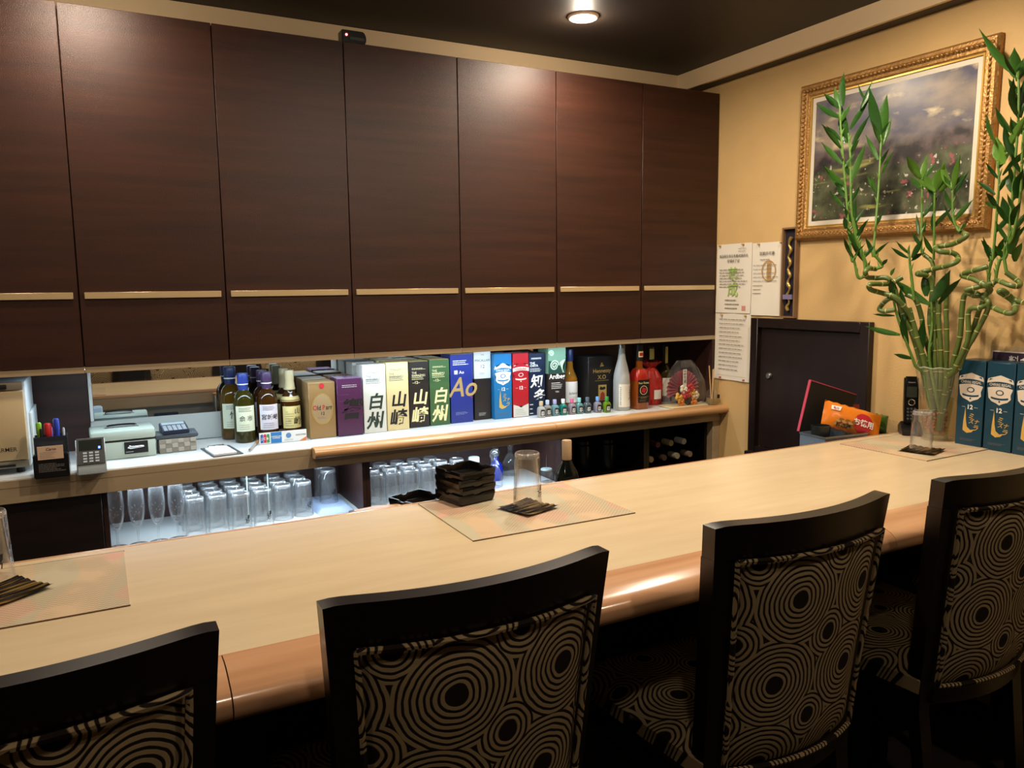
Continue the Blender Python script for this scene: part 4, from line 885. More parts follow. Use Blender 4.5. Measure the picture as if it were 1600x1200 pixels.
def towel(label, x0, x1, y0, y1, z, h, mat, seed):
    rnd = random.Random(seed); n = 16; bm = bmesh.new(); G = {}
    for i in range(n+1):
        for j in range(n+1):
            a, b = i/n, j/n; e = min(a, 1-a, b, 1-b)
            G[i, j] = bm.verts.new((x0+(x1-x0)*a, y0+(y1-y0)*b, z+h*min(1, e*8)+(rnd.uniform(-0.0015, 0.0015) if e > 0 else 0)))
    for i in range(n):
        for j in range(n): bm.faces.new((G[i,j], G[i+1,j], G[i+1,j+1], G[i,j+1]))
    bm.faces.new([G[i, 0] for i in range(n+1)][::-1]+[G[0, j] for j in range(1, n+1)]+[G[i, n] for i in range(1, n+1)]+[G[n, j] for j in range(n-1, 0, -1)])
    return link('folded_towel', from_bm(bm, ang=2), mat, label=label, cat='towel')
terry = M('blue_white_terry', '#a3b3cf', 0.95, var=0.25, vscale=160, bump=0.9, bscale=300)
towel('folded pale blue terry towel under the lone tumbler', 0.752, 0.895, 0.04, 0.30, GF+0.0005, 0.017, terry, 3)
# right lit bay
k = 0
for c in range(6):
    for r in range(3 if c < 5 else 2):
        x = 0.985+c*0.076+(0.012 if r % 2 else 0); y = 0.06+r*0.085
        tumbler('upturned clear tumbler in the bay behind the ashtrays, ' + ('front', 'middle', 'rear')[r] + ' row, ' + ('first', 'second', 'third', 'fourth', 'fifth', 'sixth')[c] + ' from the left', x, y, GF, 0.0, 'massed tumblers in the middle bay', me=tum, mark=False)
t = bottle('water_bottle', 'clear bottle with white screw cap among the massed glasses', 1.472, 0.17, [(0, 0.002), (0.036, 0), (0.038, 0.004), (0.038, 0.08), (0.03, 0.098), (0.021, 0.103)], glass, [(0.0215, 0.1), (0.0245, 0.1), (0.0245, 0.124), (0.022, 0.127), (0, 0.127)], white_plastic, group='bottles in the middle bay', z=GF)
t = bottle('blue_bottle', 'deep blue glass bottle with clear stopper behind the counter glass', 1.60, 0.21, [(0, 0.002), (0.03, 0), (0.033, 0.004), (0.033, 0.05), (0.026, 0.075), (0.012, 0.09), (0.01, 0.108)], liquid('cobalt_glass', '#1c2fb0', tr=0.4), [(0.008, 0.106), (0.014, 0.112), (0.019, 0.128), (0.012, 0.145), (0, 0.148)], glass, group='bottles in the middle bay', z=GF)
for x, y, lab in ((1.535, 0.1, 'clear round water goblet upturned beside the white capped bottle'), (1.70, 0.26, 'clear stoppered decanter behind the upturned counter glass')):
    t = thing('decanter', lab, 'decanter', (x, y, GF)); link('glass_body', lathe([(0, 0.002), (0.034, 0), (0.038, 0.006), (0.036, 0.06), (0.022, 0.09), (0.013, 0.1), (0.013, 0.12), (0.016, 0.122)], 24), glass, t); link('stopper', lathe([(0.01, 0.118), (0.012, 0.124), (0.019, 0.138), (0.018, 0.155), (0.009, 0.165), (0, 0.166)], 18), glass, t)
t = thing('lidded_jar', 'clear jar with pale disc lid and thin wire at the bay edge', 'jar', (1.775, 0.055, GF)); link('glass_body', lathe([(0, 0.002), (0.026, 0), (0.028, 0.004), (0.028, 0.045), (0.022, 0.055)], 20), glass, t); link('lid', lathe([(0.0, 0.062), (0.024, 0.062), (0.026, 0.058), (0.026, 0.055), (0, 0.055)], 20), M('pale_lid', '#9fb0b0', 0.3), t); link('wire', tube([(0, 0, 0.062), (0, 0, 0.19)], 0.0012, 6), chrome, t)
# dark bays: wine bottles lying and standing
wine_green = liquid('wine_glass_dark', '#0c1210', tr=0.05)
wine_prof = [(0, 0.004), (0.034, 0.0), (0.037, 0.004), (0.037, 0.185), (0.033, 0.205), (0.018, 0.232), (0.0145, 0.245), (0.0145, 0.298), (0, 0.299)]
cap_prof = [(0.0148, 0.24), (0.0152, 0.242), (0.0152, 0.3), (0.014, 0.302), (0, 0.302)]
def wine(label, loc, rot, capc, group):
    t = thing('wine_bottle', label, 'bottle', loc, 0.0, group); t.rotation_euler = rot
    link('glass_body', lathe(wine_prof, 20), wine_green, t); link('capsule', lathe(cap_prof, 18), M('capsule_'+capc[1:], capc, 0.4), t)
    return t
for i, (x, z, cc, lab) in enumerate(((2.345, 0.64, '#6f5a3a', 'lowest left, tan capsule'), (2.425, 0.64, '#3a2a22', 'lowest middle'), (2.505, 0.64, '#8d8570', 'lowest right of centre, pale capsule'), (2.585, 0.64, '#7d6a58', 'lowest beside the tan post'), (2.385, 0.708, '#4f1620', 'upper left, dark red capsule'), (2.465, 0.708, '#9a8a68', 'upper middle, pale capsule'), (2.545, 0.708, '#b9b9b4', 'upper right, silver capsule'))):
    wine('dark wine bottle lying in the rack under the shelf, ' + lab, (x, 0.335, z), (PI/2, 0, 0), cc, 'wine bottles lying in the dark bay')
for x, y, lab in ((1.93, 0.15, 'left'), (2.04, 0.17, 'middle'), (2.16, 0.14, 'right')):
    t = bottle('dark_jar', 'black lidded canister in the unlit bay, ' + lab + ' of three', x, y, [(0, 0.002), (0.04, 0), (0.043, 0.004), (0.043, 0.12), (0.036, 0.128)], black_plastic, [(0.037, 0.126), (0.041, 0.127), (0.041, 0.142), (0.038, 0.145), (0, 0.145)], M('canister_lid', '#2c2c30', 0.25, 0.5), group='canisters in the unlit bay', z=GF)
# on the inner worktop
t = wine('green wine bottle with tan capsule standing behind the counter', (1.285, -0.9, 0.7005), (0, 0, 0), '#b59a78', None)

# ------------------------------------------------------------------ things on the bar counter
CT = 0.9205
def mat_material():
    m = bpy.data.materials.new('printed_woven_placemat'); m.use_nodes = True
    nt = m.node_tree; b = nt.nodes['Principled BSDF']; N = nt.nodes.new; L = nt.links.new
    tc = N('ShaderNodeTexCoord')
    def noise(sc, det=2):
        n = N('ShaderNodeTexNoise'); n.inputs['Scale'].default_value = sc; n.inputs['Detail'].default_value = det; L(tc.outputs['Object'], n.inputs['Vector']); return n.outputs['Fac']
    def ramp(src, a, c):
        r = N('ShaderNodeMapRange'); r.inputs[1].default_value = a; r.inputs[2].default_value = c; L(src, r.inputs[0]); return r.outputs[0]
    def mix(f, A, B):
        x = N('ShaderNodeMix'); x.data_type = 'RGBA'; L(f, x.inputs[0])
        for i, v in ((6, A), (7, B)):
            if isinstance(v, str): x.inputs[i].default_value = lin(v)
            else: L(v, x.inputs[i])
        return x.outputs[2]
    wv = N('ShaderNodeTexWave'); wv.inputs['Scale'].default_value = 2.2; wv.inputs['Distortion'].default_value = 4; wv.inputs['Detail'].default_value = 1; L(tc.outputs['Object'], wv.inputs['Vector'])
    ck = N('ShaderNodeTexChecker'); ck.inputs['Scale'].default_value = 190; L(tc.outputs['Object'], ck.inputs['Vector'])
    c1 = mix(ramp(wv.outputs['Fac'], 0.45, 0.55), '#c3a886', '#b5aa8e')
    c2 = mix(ramp(noise(5.5, 1), 0.59, 0.62), c1, '#c99c85')
    mz = N('ShaderNodeMath'); mz.operation = 'MULTIPLY'; L(ck.outputs['Fac'], mz.inputs[0]); L(ramp(noise(7, 2), 0.46, 0.54), mz.inputs[1])
    c3 = mix(mz.outputs[0], c2, '#a39274'); L(c3, b.inputs['Base Color']); b.inputs['Roughness'].default_value = 0.45
    bp = N('ShaderNodeBump'); bp.inputs['Strength'].default_value = 0.5; bp.inputs['Distance'].default_value = 0.0015; L(mz.outputs[0], bp.inputs['Height']); L(bp.outputs[0], b.inputs['Normal'])
    return m
mat_m = mat_material()
def placemat(label, cx, cy, w, d, rz):
    t = thing('placemat', label, 'placemat', (cx, cy, CT), rz, 'printed placemats on the bar')
    link('mat_sheet', box(-w/2, w/2, -d/2, d/2, 0, 0.0018), mat_m, t)
    for e in ((-d/2-0.0012, -d/2-0.0001), (d/2+0.0001, d/2+0.0012)): link('mat_edge', box(-w/2-0.001, w/2+0.001, *e, 0, 0.0021), M('mat_edge_brown', '#6d5034', 0.5), t)
placemat('beige and pink placemat under the ashtray stack in the middle', 0.950, -1.235, 0.43, 0.335, -0.01)
placemat('beige and pink placemat cut by the left edge of the frame', -0.150, -1.252, 0.425, 0.325, 0.0)
placemat('beige and pink placemat at the right under the upturned glass', 2.435, -1.250, 0.335, 0.31, 0.02)
MT = CT+0.0023
def coaster(label, x, y, rz, z=MT):
    n = 18; s = 0.055; bm = bmesh.new(); G = {}
    for i in range(n+1):
        for j in range(n+1):
            a, b = -s+2*s*i/n, -s+2*s*j/n
            zz = 0.002+0.0016*(1+math.sin(b*330+0.8*math.sin(a*40)))+0.004*(abs(a)/s)**3*abs(b)/s
            G[i, j] = bm.verts.new((a, b, zz))
    for i in range(n):
        for j in range(n): bm.faces.new((G[i,j], G[i+1,j], G[i+1,j+1], G[i,j+1]))
    bmesh.ops.solidify(bm, geom=bm.faces[:], thickness=0.0018)
    t = thing('coaster', label, 'coaster', (x, y, z), rz, 'wavy black coasters'); link('coaster_plate', from_bm(bm, ang=1), coaster_m, t)
def coaster_mat():
    m = bpy.data.materials.new('gold_streaked_lacquer'); m.use_nodes = True; nt = m.node_tree; b = nt.nodes['Principled BSDF']; N = nt.nodes.new; L = nt.links.new
    tc = N('ShaderNodeTexCoord'); mp = N('ShaderNodeMapping'); mp.inputs['Scale'].default_value = (3, 55, 3); L(tc.outputs['Object'], mp.inputs['Vector'])
    n = N('ShaderNodeTexNoise'); n.inputs['Scale'].default_value = 2.0; n.inputs['Detail'].default_value = 2; L(mp.outputs[0], n.inputs['Vector'])
    cr = N('ShaderNodeValToRGB'); e = cr.color_ramp.elements; e[0].position = 0.50; e[0].color = lin('#0c0a08'); e[1].position = 0.60; e[1].color = lin('#9a7a3c'); L(n.outputs['Fac'], cr.inputs[0]); L(cr.outputs[0], b.inputs['Base Color'])
    b.inputs['Roughness'].default_value = 0.22; b.inputs['Coat Weight'].default_value = 0.4; return m
coaster_m = coaster_mat()
coaster('wavy black and gold coaster under the middle upturned glass', 0.955, -1.245, 0.30)
coaster('wavy black and gold coaster on the left placemat', -0.135, -1.245, 0.62)
coaster('wavy black and gold coaster under the right upturned glass', 2.385, -1.312, 0.25)
tumbler('upturned tumbler with black brush characters on the middle coaster', 0.958, -1.240, MT+0.006, 0.35, 'upturned tumblers on the bar')
tumbler('upturned tumbler with black brush characters beside the bamboo vase', 2.388, -1.308, MT+0.006, 0.75, 'upturned tumblers on the bar', me=tum2)
tumbler('upturned tumbler cut by the left edge of the frame', -0.163, -1.150, MT, 0.2, 'upturned tumblers on the bar')
# ashtrays
def ashtray_mesh():
    bm = bmesh.new()
    def ring(s, z, notch=0.0):
        pts = []
        for k in range(4):
            a = PI/4+k*PI/2; b = a+PI/2
            p, q = Vector((math.cos(a), math.sin(a)))*s*1.414, Vector((math.cos(b), math.sin(b)))*s*1.414
            for f in (0.04, 0.38, 0.44, 0.56, 0.62, 0.96): v = p.lerp(q, f); pts.append(bm.verts.new((v.x, v.y, z-(notch if 0.42 < f < 0.58 else 0))))
        return pts
    rs = [ring(0.0515, 0.0), ring(0.054, 0.003), ring(0.0575, 0.0185, 0.0), ring(0.0575, 0.0265, 0.004), ring(0.053, 0.0265, 0.004), ring(0.049, 0.006), ring(0.046, 0.0055)]
    for a, b in zip(rs, rs[1:]):
        n = len(a)
        for k in range(n): bm.faces.new((a[k], a[(k+1) % n], b[(k+1) % n], b[k]))
    bm.faces.new(rs[0][::-1]); bm.faces.new(rs[-1])
    return from_bm(bm, ang=0.15)
ash_me = ashtray_mesh(); ash_m = M('black_glass', '#0d0c0b', 0.18)
def ashtray(label, x, y, z, rz, group):
    link('ashtray', ash_me, ash_m, None, (x, y, z), (0, 0, rz), label, 'ashtray', group)
for i, nm in enumerate(('bottom of the four stacked', 'second from the bottom of the stack', 'third from the bottom of the stack', 'top of the four stacked')):
    ashtray('square black glass ashtray, ' + nm, 0.858+0.002*(i % 2), -1.087, MT+0.0195*i, 0.20+0.02*(i % 2), 'stacked black ashtrays')
link('worktop_riser', box(0.70, 0.84, -1.03, -0.90, 0.7005, 0.885, 0.003), nose_wood, label='small wooden riser block behind the bar edge', cat='block')
ashtray('square black ashtray on a wooden riser behind the bar edge', 0.775, -0.962, 0.8855, 0.35, None)
link('wooden_paddle', prism([(-0.07, -0.02), (-0.03, -0.032), (0.03, -0.03), (0.07, -0.01), (0.06, 0.018), (0.0, 0.03), (-0.06, 0.02)], 0, 0.008, 'z', 0.002), oak_nose, loc=(0.655, -0.99, 0.895), label='pale wooden paddle lying at the bar edge by the ashtrays', cat='paddle')
link('paddle_block', box(0.59, 0.69, -1.03, -0.94, 0.7005, 0.8945, 0.002), steel, label='steel block behind the bar carrying the wooden paddle', cat='block')
# blue cartons on the bar
teal_card = foil('teal_blue_card', '#0b3a4e', 0.35)
for i, (yc, lab) in enumerate(((-1.332, 'teal blue carton with pale crest next to the bamboo vase'), (-1.427, 'teal blue carton with pale crest, middle of the three on the bar'), (-1.520, 'teal blue carton with pale crest cut by the right edge'), (-1.612, 'teal blue carton out of frame at the end of the row'))):
    if i == 0: c0, F, w = chivas(lab, teal_card, M('crest_cream', '#d8cdbd', 0.5), teal_card, 0.0, 0.093, 0.0, 0.288, z=CT, rz=-PI/2, loc=(2.643, yc, CT), group='teal cartons on the bar')
    else: copy_tree(c0, (2.643, yc, CT), -PI/2, lab, 'teal cartons on the bar')

# ------------------------------------------------------------------ right wall: painting, papers, hatch
def frame_mesh(Y0, Y1, Z0, Z1, prof):
    """mitred frame on the wall plane; prof: (inset from outer edge, height off the wall)"""
    bm = bmesh.new(); rings = []
    for ins, hh in prof:
        rings.append([bm.verts.new((-hh, y, z)) for y, z in ((Y0+ins, Z0+ins), (Y1-ins, Z0+ins), (Y1-ins, Z1-ins), (Y0+ins, Z1-ins))])
    for a, b in zip(rings, rings[1:]):
        for k in range(4): bm.faces.new((a[k], a[(k+1) % 4], b[(k+1) % 4], b[k]))
    return from_bm(bm, ang=0.5)
gold = M('antique_gold', '#a67c45', 0.38, 0.55, var=0.35, vscale=60, bump=0.9, bscale=120)
PW, PH = 0.405, 0.312
t = thing('framed_painting', 'ornate gold framed landscape painting on the mustard wall', 'painting', (XR-0.0005, -0.903, 1.957)); t.rotation_euler = (0.012, 0, 0)
link('frame', frame_mesh(-PW, PW, -PH, PH, [(0, 0.0), (0, 0.02), (0.008, 0.028), (0.018, 0.03), (0.034, 0.02), (0.044, 0.022), (0.05, 0.016), (0.056, 0.014)]), gold, t)
bm = bmesh.new()
def bead(y, z, ry, rz_): bmesh.ops.create_icosphere(bm, subdivisions=1, radius=1, matrix=Matrix.Translation((-0.026, y, z)) @ Matrix.Rotation(0.6, 4, 'X') @ Matrix.Diagonal((0.008, ry, rz_, 1)))
n = 44
for k in range(n+1): y = -PW+0.02+(2*PW-0.04)*k/n; bead(y, PH-0.024, 0.011, 0.006); bead(y, -PH+0.024, 0.011, 0.006)
n = 33
for k in range(1, n): z = -PH+0.02+(2*PH-0.04)*k/n; bead(PW-0.024, z, 0.006, 0.011); bead(-PW+0.024, z, 0.006, 0.011)
link('carved_beading', from_bm(bm, ang=3), gold, t, kind='stuff')
link('inner_slip', frame_mesh(-PW+0.05, PW-0.05, -PH+0.05, PH-0.05, [(0, 0.012), (0, 0.017), (0.006, 0.017), (0.006, 0.012)]), M('bright_gold', '#c9a04a', 0.3, 0.6), t)
link('mount', box(-0.011, -0.009, -PW+0.056, PW-0.056, -PH+0.056, PH-0.056), M('cream_mount', '#cfc6b4', 0.7), t)
def painting_mat():
    m = bpy.data.materials.new('painted_landscape'); m.use_nodes = True; nt = m.node_tree; b = nt.nodes['Principled BSDF']; N = nt.nodes.new; L = nt.links.new
    tc = N('ShaderNodeTexCoord'); sp = N('ShaderNodeSeparateXYZ'); L(tc.outputs['Object'], sp.inputs[0])
    def noise(sc, det=5, st=(1, 1, 1)):
        mp = N('ShaderNodeMapping'); mp.inputs['Scale'].default_value = st; L(tc.outputs['Object'], mp.inputs[0])
        n = N('ShaderNodeTexNoise'); n.inputs['Scale'].default_value = sc; n.inputs['Detail'].default_value = det; L(mp.outputs[0], n.inputs['Vector']); return n.outputs['Fac']
    def rng(src, a, c):
        r = N('ShaderNodeMapRange'); r.inputs[1].default_value = a; r.inputs[2].default_value = c; L(src, r.inputs[0]); return r.outputs[0]
    def mix(f, A, B):
        x = N('ShaderNodeMix'); x.data_type = 'RGBA'; L(f, x.inputs[0])
        for i, v in ((6, A), (7, B)):
            if isinstance(v, str): x.inputs[i].default_value = lin(v)
            else: L(v, x.inputs[i])
        return x.outputs[2]
    def madd(a, k, c):
        q = N('ShaderNodeMath'); q.operation = 'MULTIPLY_ADD'; L(a, q.inputs[0]); q.inputs[1].default_value = k
        if isinstance(c, float): q.inputs[2].default_value = c
        else: L(c, q.inputs[2])
        return q.outputs[0]
    def mul(a, c):
        q = N('ShaderNodeMath'); q.operation = 'MULTIPLY'; L(a, q.inputs[0]); L(c, q.inputs[1]); return q.outputs[0]
    sky = mix(rng(noise(6, 6, (1, 1, 1.8)), 0.38, 0.66), '#4a4a5c', '#8d8070')
    sky = mix(rng(noise(9, 6, (1, 0.8, 2.0)), 0.58, 0.72), sky, '#c8b892')
    gnd = mix(rng(noise(16, 6), 0.36, 0.66), '#23271c', '#5d6148')
    gnd = mix(rng(noise(30, 3), 0.63, 0.68), gnd, '#8e4f52'); gnd = mix(rng(noise(55, 2, (1, 1, 1)), 0.66, 0.70), gnd, '#b7b0a4')
    gnd = mix(rng(noise(7, 3, (1, 0.5, 4)), 0.62, 0.7), gnd, '#8c8a4c')
    wob = madd(noise(5, 3), 0.16, sp.outputs['Z'])
    trees = mix(rng(noise(20, 4), 0.4, 0.62), '#2d2a2b', '#5d4f4d')
    c = mix(rng(wob, 0.10, 0.13), trees, sky); c = mix(rng(wob, 0.03, 0.06), gnd, c)
    L(c, b.inputs['Base Color']); b.inputs['Roughness'].default_value = 0.3; return m
link('canvas', box(-0.0125, -0.0112, -PW+0.075, PW-0.075, -PH+0.075, PH-0.075), painting_mat(), t, label='moody garden landscape picture')
WALLF = lambda off: (lambda a, b: (-off, -a, b))   # print facing the room on the right wall, a to the right
def sheet(label, y0, y1, z0, z1):
    """y0 is the left edge (nearer the cabinets)"""
    t = thing('wall_notice', label, 'notice', (XR-0.001, (y0+y1)/2, z0), 0.0, 'papers pinned to the mustard wall')
    w, h = abs(y1-y0)/2, z1-z0
    bm = bmesh.new(); n = 10; G = {}
    for i in range(n+1):
        for j in range(n+1):
            a, b = -w+2*w*i/n, h*j/n; G[i, j] = bm.verts.new((-0.0015-0.0012*math.sin(3*i/n*PI)*(1-j/n)-0.003*(1-j/n)**3, -a, b))
    for i in range(n):
        for j in range(n): bm.faces.new((G[i,j], G[i+1,j], G[i+1,j+1], G[i,j+1]))
    link('paper_sheet', from_bm(bm), paper, t)
    return t, w, h
def pin(t, a, b, mat): link('push_pin', lathe([(0, 0.012), (0.004, 0.011), (0.0025, 0.006), (0.0045, 0.003), (0.0045, 0)], 10), mat, t, loc=(-0.003, -a, b), rot=(0, -PI/2, 0))
F1 = WALLF(0.0068)
t, w, h = sheet('white certificate with green characters pinned by the cabinet', -0.006, -0.232, 1.335, 1.657)
txt(t, '食品衛生責任者養成講習会', 0.0155, 0.0, h-0.062, ink, F1); txt(t, '受講修了証', 0.016, 0.0, h-0.085, ink, F1, space=1); lgreen = M('light_green_ink', '#9cbf5a', 0.6)
txt(t, '養', 0.072, 0.0, h-0.168, lgreen, WALLF(0.0066), 0.005); txt(t, '成', 0.072, 0.0, h-0.238, lgreen, WALLF(0.0066), 0.005)
lines(t, -0.09, 0.095, h-0.2, h-0.12, 7, ink_grey, F1, 61, 0.003); lines(t, -0.05, 0.06, h-0.30, h-0.262, 3, ink_grey, F1, 62, 0.004); lines(t, 0.03, 0.09, h-0.036, h-0.024, 2, ink_grey, F1, 63, 0.002)
link('red_stamp', flat_poly([(0.06, 0.012), (0.085, 0.012), (0.085, 0.034), (0.06, 0.034)], WALLF(0.0064)), M('stamp_red', '#cf8f86', 0.6), t)
for a in (-0.09, 0.06): pin(t, a, h-0.006, M('pin_gold', '#c49a4e', 0.4))
t, w, h = sheet('white permit sheet with gold round crest pinned beside the dark box', -0.234, -0.418, 1.328, 1.652)
txt(t, '営業許可書', 0.018, 0.0, h-0.055, ink, F1); lines(t, -0.04, 0.03, h-0.08, h-0.075, 1, ink_grey, F1, 64, 0.003)
gcr = M('crest_gold_ink', '#b5893a', 0.6)
bm = bmesh.new(); F0 = WALLF(0.0064); n = 40
for k in range(n):
    a, b = 2*PI*k/n, 2*PI*(k+1)/n
    bm.faces.new([bm.verts.new(F0(0.012+r*math.cos(q)*0.9, h-0.125+r*math.sin(q))) for r, q in ((0.046, a), (0.046, b), (0.041, b), (0.041, a))])
me = bpy.data.meshes.new('crest'); bm.to_mesh(me); bm.free(); link('gold_crest', me, gcr, t)
for k in range(3): link('gold_crest_bar', flat_poly([(0.002+k*0.009, h-0.163), (0.007+k*0.009, h-0.163), (0.007+k*0.009, h-0.088), (0.002+k*0.009, h-0.088)], F0), gcr, t)
lines(t, -0.08, 0.08, h-0.17, h-0.1, 5, ink_grey, F1, 65, 0.002); lines(t, -0.08, -0.02, h-0.225, h-0.19, 3, ink_grey, F1, 66, 0.0025)
pin(t, -0.05, h-0.006, M('pin_gold', '#c49a4e', 0.4)); pin(t, 0.08, h-0.006, M('pin_gold', '#c49a4e', 0.4))
t, w, h = sheet('white form sheet pinned below the green certificate', -0.004, -0.236, 1.016, 1.334)
lines(t, -0.085, 0.09, 0.05, h-0.03, 13, ink_grey, F1, 67, 0.0028)
link('form_rule', flat_poly([(-0.095, 0.02), (0.095, 0.02), (0.095, 0.0208), (-0.095, 0.0208)], F1), ink_grey, t)
for a in (-0.07, 0.085): pin(t, a, h-0.01, M('pin_gold', '#c49a4e', 0.4)); pin(t, a, 0.008, M('pin_red', '#b0402f', 0.4))
# narrow display box
t = thing('display_box', 'narrow dark wooden box with a twisted golden branch inside, hung on the wall', 'display box', (XR-0.0005, -0.463, 1.322))
bxw = M('taupe_box_wood', '#7c5f43', 0.5)
link('back_board', box(-0.006, 0, -0.036, 0.036, 0, 0.385), M('purple_velvet', '#1a1020', 0.9), t)
for a, b, c, d in ((-0.040, -0.032, 0, 0.385), (0.032, 0.040, 0, 0.385)): link('box_side', box(-0.022, 0, a, b, c, d), bxw, t)
link('box_end', box(-0.022, 0, -0.0315, 0.0315, 0.378, 0.385), bxw, t); link('box_end', box(-0.022, 0, -0.0315, 0.0315, 0, 0.007), bxw, t)
pts = [(-0.015, 0.007*math.sin(k*1.9), 0.03+0.0165*k) for k in range(20)]
link('golden_branch', tube(catmull(pts, 4), lambda q: 0.006+0.002*math.sin(q*40), 8), M('branch_gold', '#b09250', 0.35, 0.5), t); link('white_band', box(-0.023, -0.0065, -0.025, 0.025, 0.08, 0.1), M('band_lilac', '#7a7396', 0.6), t)
# hatch in the wall
t = link('door_1', None, None); tag(t, 'dark brown service hatch door in the mustard wall', None, None, 'structure'); t.location = (XR-0.0005, -0.571, 0.69)
hw_m = grain('hatch_wood', '#130906', '#20110c', 2, 2, 8, 0.4, 0.03)
for nm, b in (('frame_side', (-0.03, 0, -0.310, -0.268, 0, 0.627)), ('frame_side', (-0.03, 0, 0.268, 0.310, 0, 0.627)), ('frame_top', (-0.03, 0, -0.2675, 0.2675, 0.585, 0.627)), ('frame_bottom', (-0.03, 0, -0.2675, 0.2675, 0, 0.04))): link(nm, box(*b, 0.002, 1), hw_m, t)
dp = link('door_panel', box(-0.012, 0, -0.262, 0.262, 0.043, 0.582, 0.003, 1), hw_m, t); link('knob', lathe([(0, 0.012), (0.011, 0.011), (0.015, 0.006), (0.015, 0)], 18), steel, dp, loc=(-0.012, 0.205, 0.37), rot=(0, -PI/2, 0))
link('sill', box(-0.06, -0.0305, -0.30, 0.30, 0.0, 0.018, 0.002, 1), hw_m, t)

# ------------------------------------------------------------------ things by the hatch
LE = 0.8575
t = thing('menu_folder', 'black menu folder with pink edge leaning behind the tin', 'menu', (2.405, -0.897, LE+0.04), 0.0); t.rotation_euler = (0.0, 0.28, 0.0)
ol = [(-0.125, 0.0), (0.13, 0.0), (0.13, 0.19), (-0.125, 0.19)]
link('cover', prism(ol, -0.004, 0.004, 'y'), matte_black, t)
link('pink_edge', boxes([(-0.128, 0.133, -0.005, 0.005, 0.19, 0.1935), (-0.1285, -0.1252, -0.005, 0.005, 0.0, 0.19)]), M('pink_edge', '#b8405c', 0.5), t, label='pink edging')
t = thing('storage_tin', 'pale blue metal tin holding snacks behind the bar edge', 'tin', (2.378, -0.974, LE), -0.08); t.scale = (1, 1, 0.85)
tin_m = M('pale_blue_tin', '#7f93a5', 0.3, 0.4)
link('tin_body', boxes([(-0.1, 0.1, -0.06, -0.0575, 0, 0.085), (-0.1, 0.1, 0.0575, 0.06, 0, 0.085), (-0.1, -0.0975, -0.0575, 0.0575, 0, 0.085), (0.0975, 0.1, -0.0575, 0.0575, 0, 0.085), (-0.0975, 0.0975, -0.0575, 0.0575, 0, 0.003)]), tin_m, t); link('tin_rim', boxes([(-0.102, 0.102, -0.062, -0.0602, 0.079, 0.087), (-0.102, 0.102, 0.0602, 0.062, 0.079, 0.087), (-0.102, -0.1002, -0.06, 0.06, 0.079, 0.087), (0.1002, 0.102, -0.06, 0.06, 0.079, 0.087)]), steel, t)
def pillow(w, h, d, n=14, crimp=0.0):
    bm = bmesh.new(); G = {}
    for s in (0, 1):
        for i in range(n+1):
            for j in range(n+1):
                a, b = i/n, j/n; e = (math.sin(PI*a)*math.sin(PI*b))**0.6; x = -w/2+w*a; z = -h/2+h*b
                if s and (i in (0, n) or j in (0, n)): G[s, i, j] = G[0, i, j]
                else: G[s, i, j] = bm.verts.new((x, (1 if s else -1)*d/2*e+0.002*math.sin(i*2.1+j*1.3)*e, z+crimp*math.sin(i*2.8)*(abs(2*b-1) > 0.9)))
    for i in range(n):
        for j in range(n):
            bm.faces.new([G[0, i, j], G[0, i+1, j], G[0, i+1, j+1], G[0, i, j+1]]); bm.faces.new([G[1, i, j], G[1, i, j+1], G[1, i+1, j+1], G[1, i+1, j]])
    return from_bm(bm, ang=2)
def disc(cx, cz, r, fn, n=28, m=6):
    bm = bmesh.new(); c = bm.verts.new(fn(cx, cz)); rings = [[bm.verts.new(fn(cx+r*(j+1)/m*math.cos(2*PI*k/n), cz+r*(j+1)/m*math.sin(2*PI*k/n))) for k in range(n)] for j in range(m)]
    for k in range(n):
        bm.faces.new((c, rings[0][k], rings[0][(k+1) % n]))
        for a, b in zip(rings, rings[1:]): bm.faces.new((a[k], b[k], b[(k+1) % n], a[(k+1) % n]))
    me = bpy.data.meshes.new('print'); bm.to_mesh(me); bm.free(); return me
t = thing('snack_bag', 'orange snack bag with red round mark lying in the tin', 'snack bag', (2.45, -0.990, LE+0.113), 0.0); t.rotation_euler = (-0.35, 0.28, -0.52)
link('bag_body', pillow(0.215, 0.10, 0.045, 14, 0.002), M('orange_foil', '#d97a1f', 0.25, 0.0, var=0.1, vscale=20), t)
FB = lambda off: (lambda a, b: (a, -0.0225*(math.sin(PI*(a/0.215+0.5))*math.sin(PI*(b/0.1+0.5)))**0.6-0.0025-off, b))
link('red_mark', disc(0.036, -0.006, 0.036, FB(0.0012)), ink_red, t); txt(t, 'お徳用', 0.027, 0.036, -0.016, ink_white, FB(0.0030), 0.025)
link('white_mark', flat_poly([(-0.085, 0.018), (-0.055, 0.018), (-0.048, 0.036), (-0.085, 0.034)], FB(0.0015)), ink_white, t); txt(t, '亀田', 0.0105, -0.069, 0.022, ink_red, FB(0.0030), 0.01)
for k in range(12): link('snack_picture', flat_poly(oval(0.010, 0.0055, -0.06+0.011*(k % 6)+0.004*(k//6), -0.030+0.014*(k//6)+0.003*math.sin(k*3), 10), FB(0.0018+0.0002*k)), M('snack_tan_%d' % (k % 2), ('#b58a4c', '#7f5428')[k % 2], 0.6), t)
txt(t, '柿の種', 0.018, -0.035, -0.040, ink, FB(0.0050), 0.02)
t = thing('candy_bag', 'small green wrapped candy bag beside the snack bag', 'candy bag', (2.572, -1.0, LE+0.094), 0.0); t.rotation_euler = (-0.3, 0.2, -0.6)
link('wrapper', pillow(0.085, 0.07, 0.045, 10, 0.003), M('green_foil', '#3f6a24', 0.25, var=0.5, vscale=60), t); link('clear_end', pillow(0.05, 0.05, 0.02, 8, 0.003), clear_film, t, loc=(0.055, 0, -0.004))
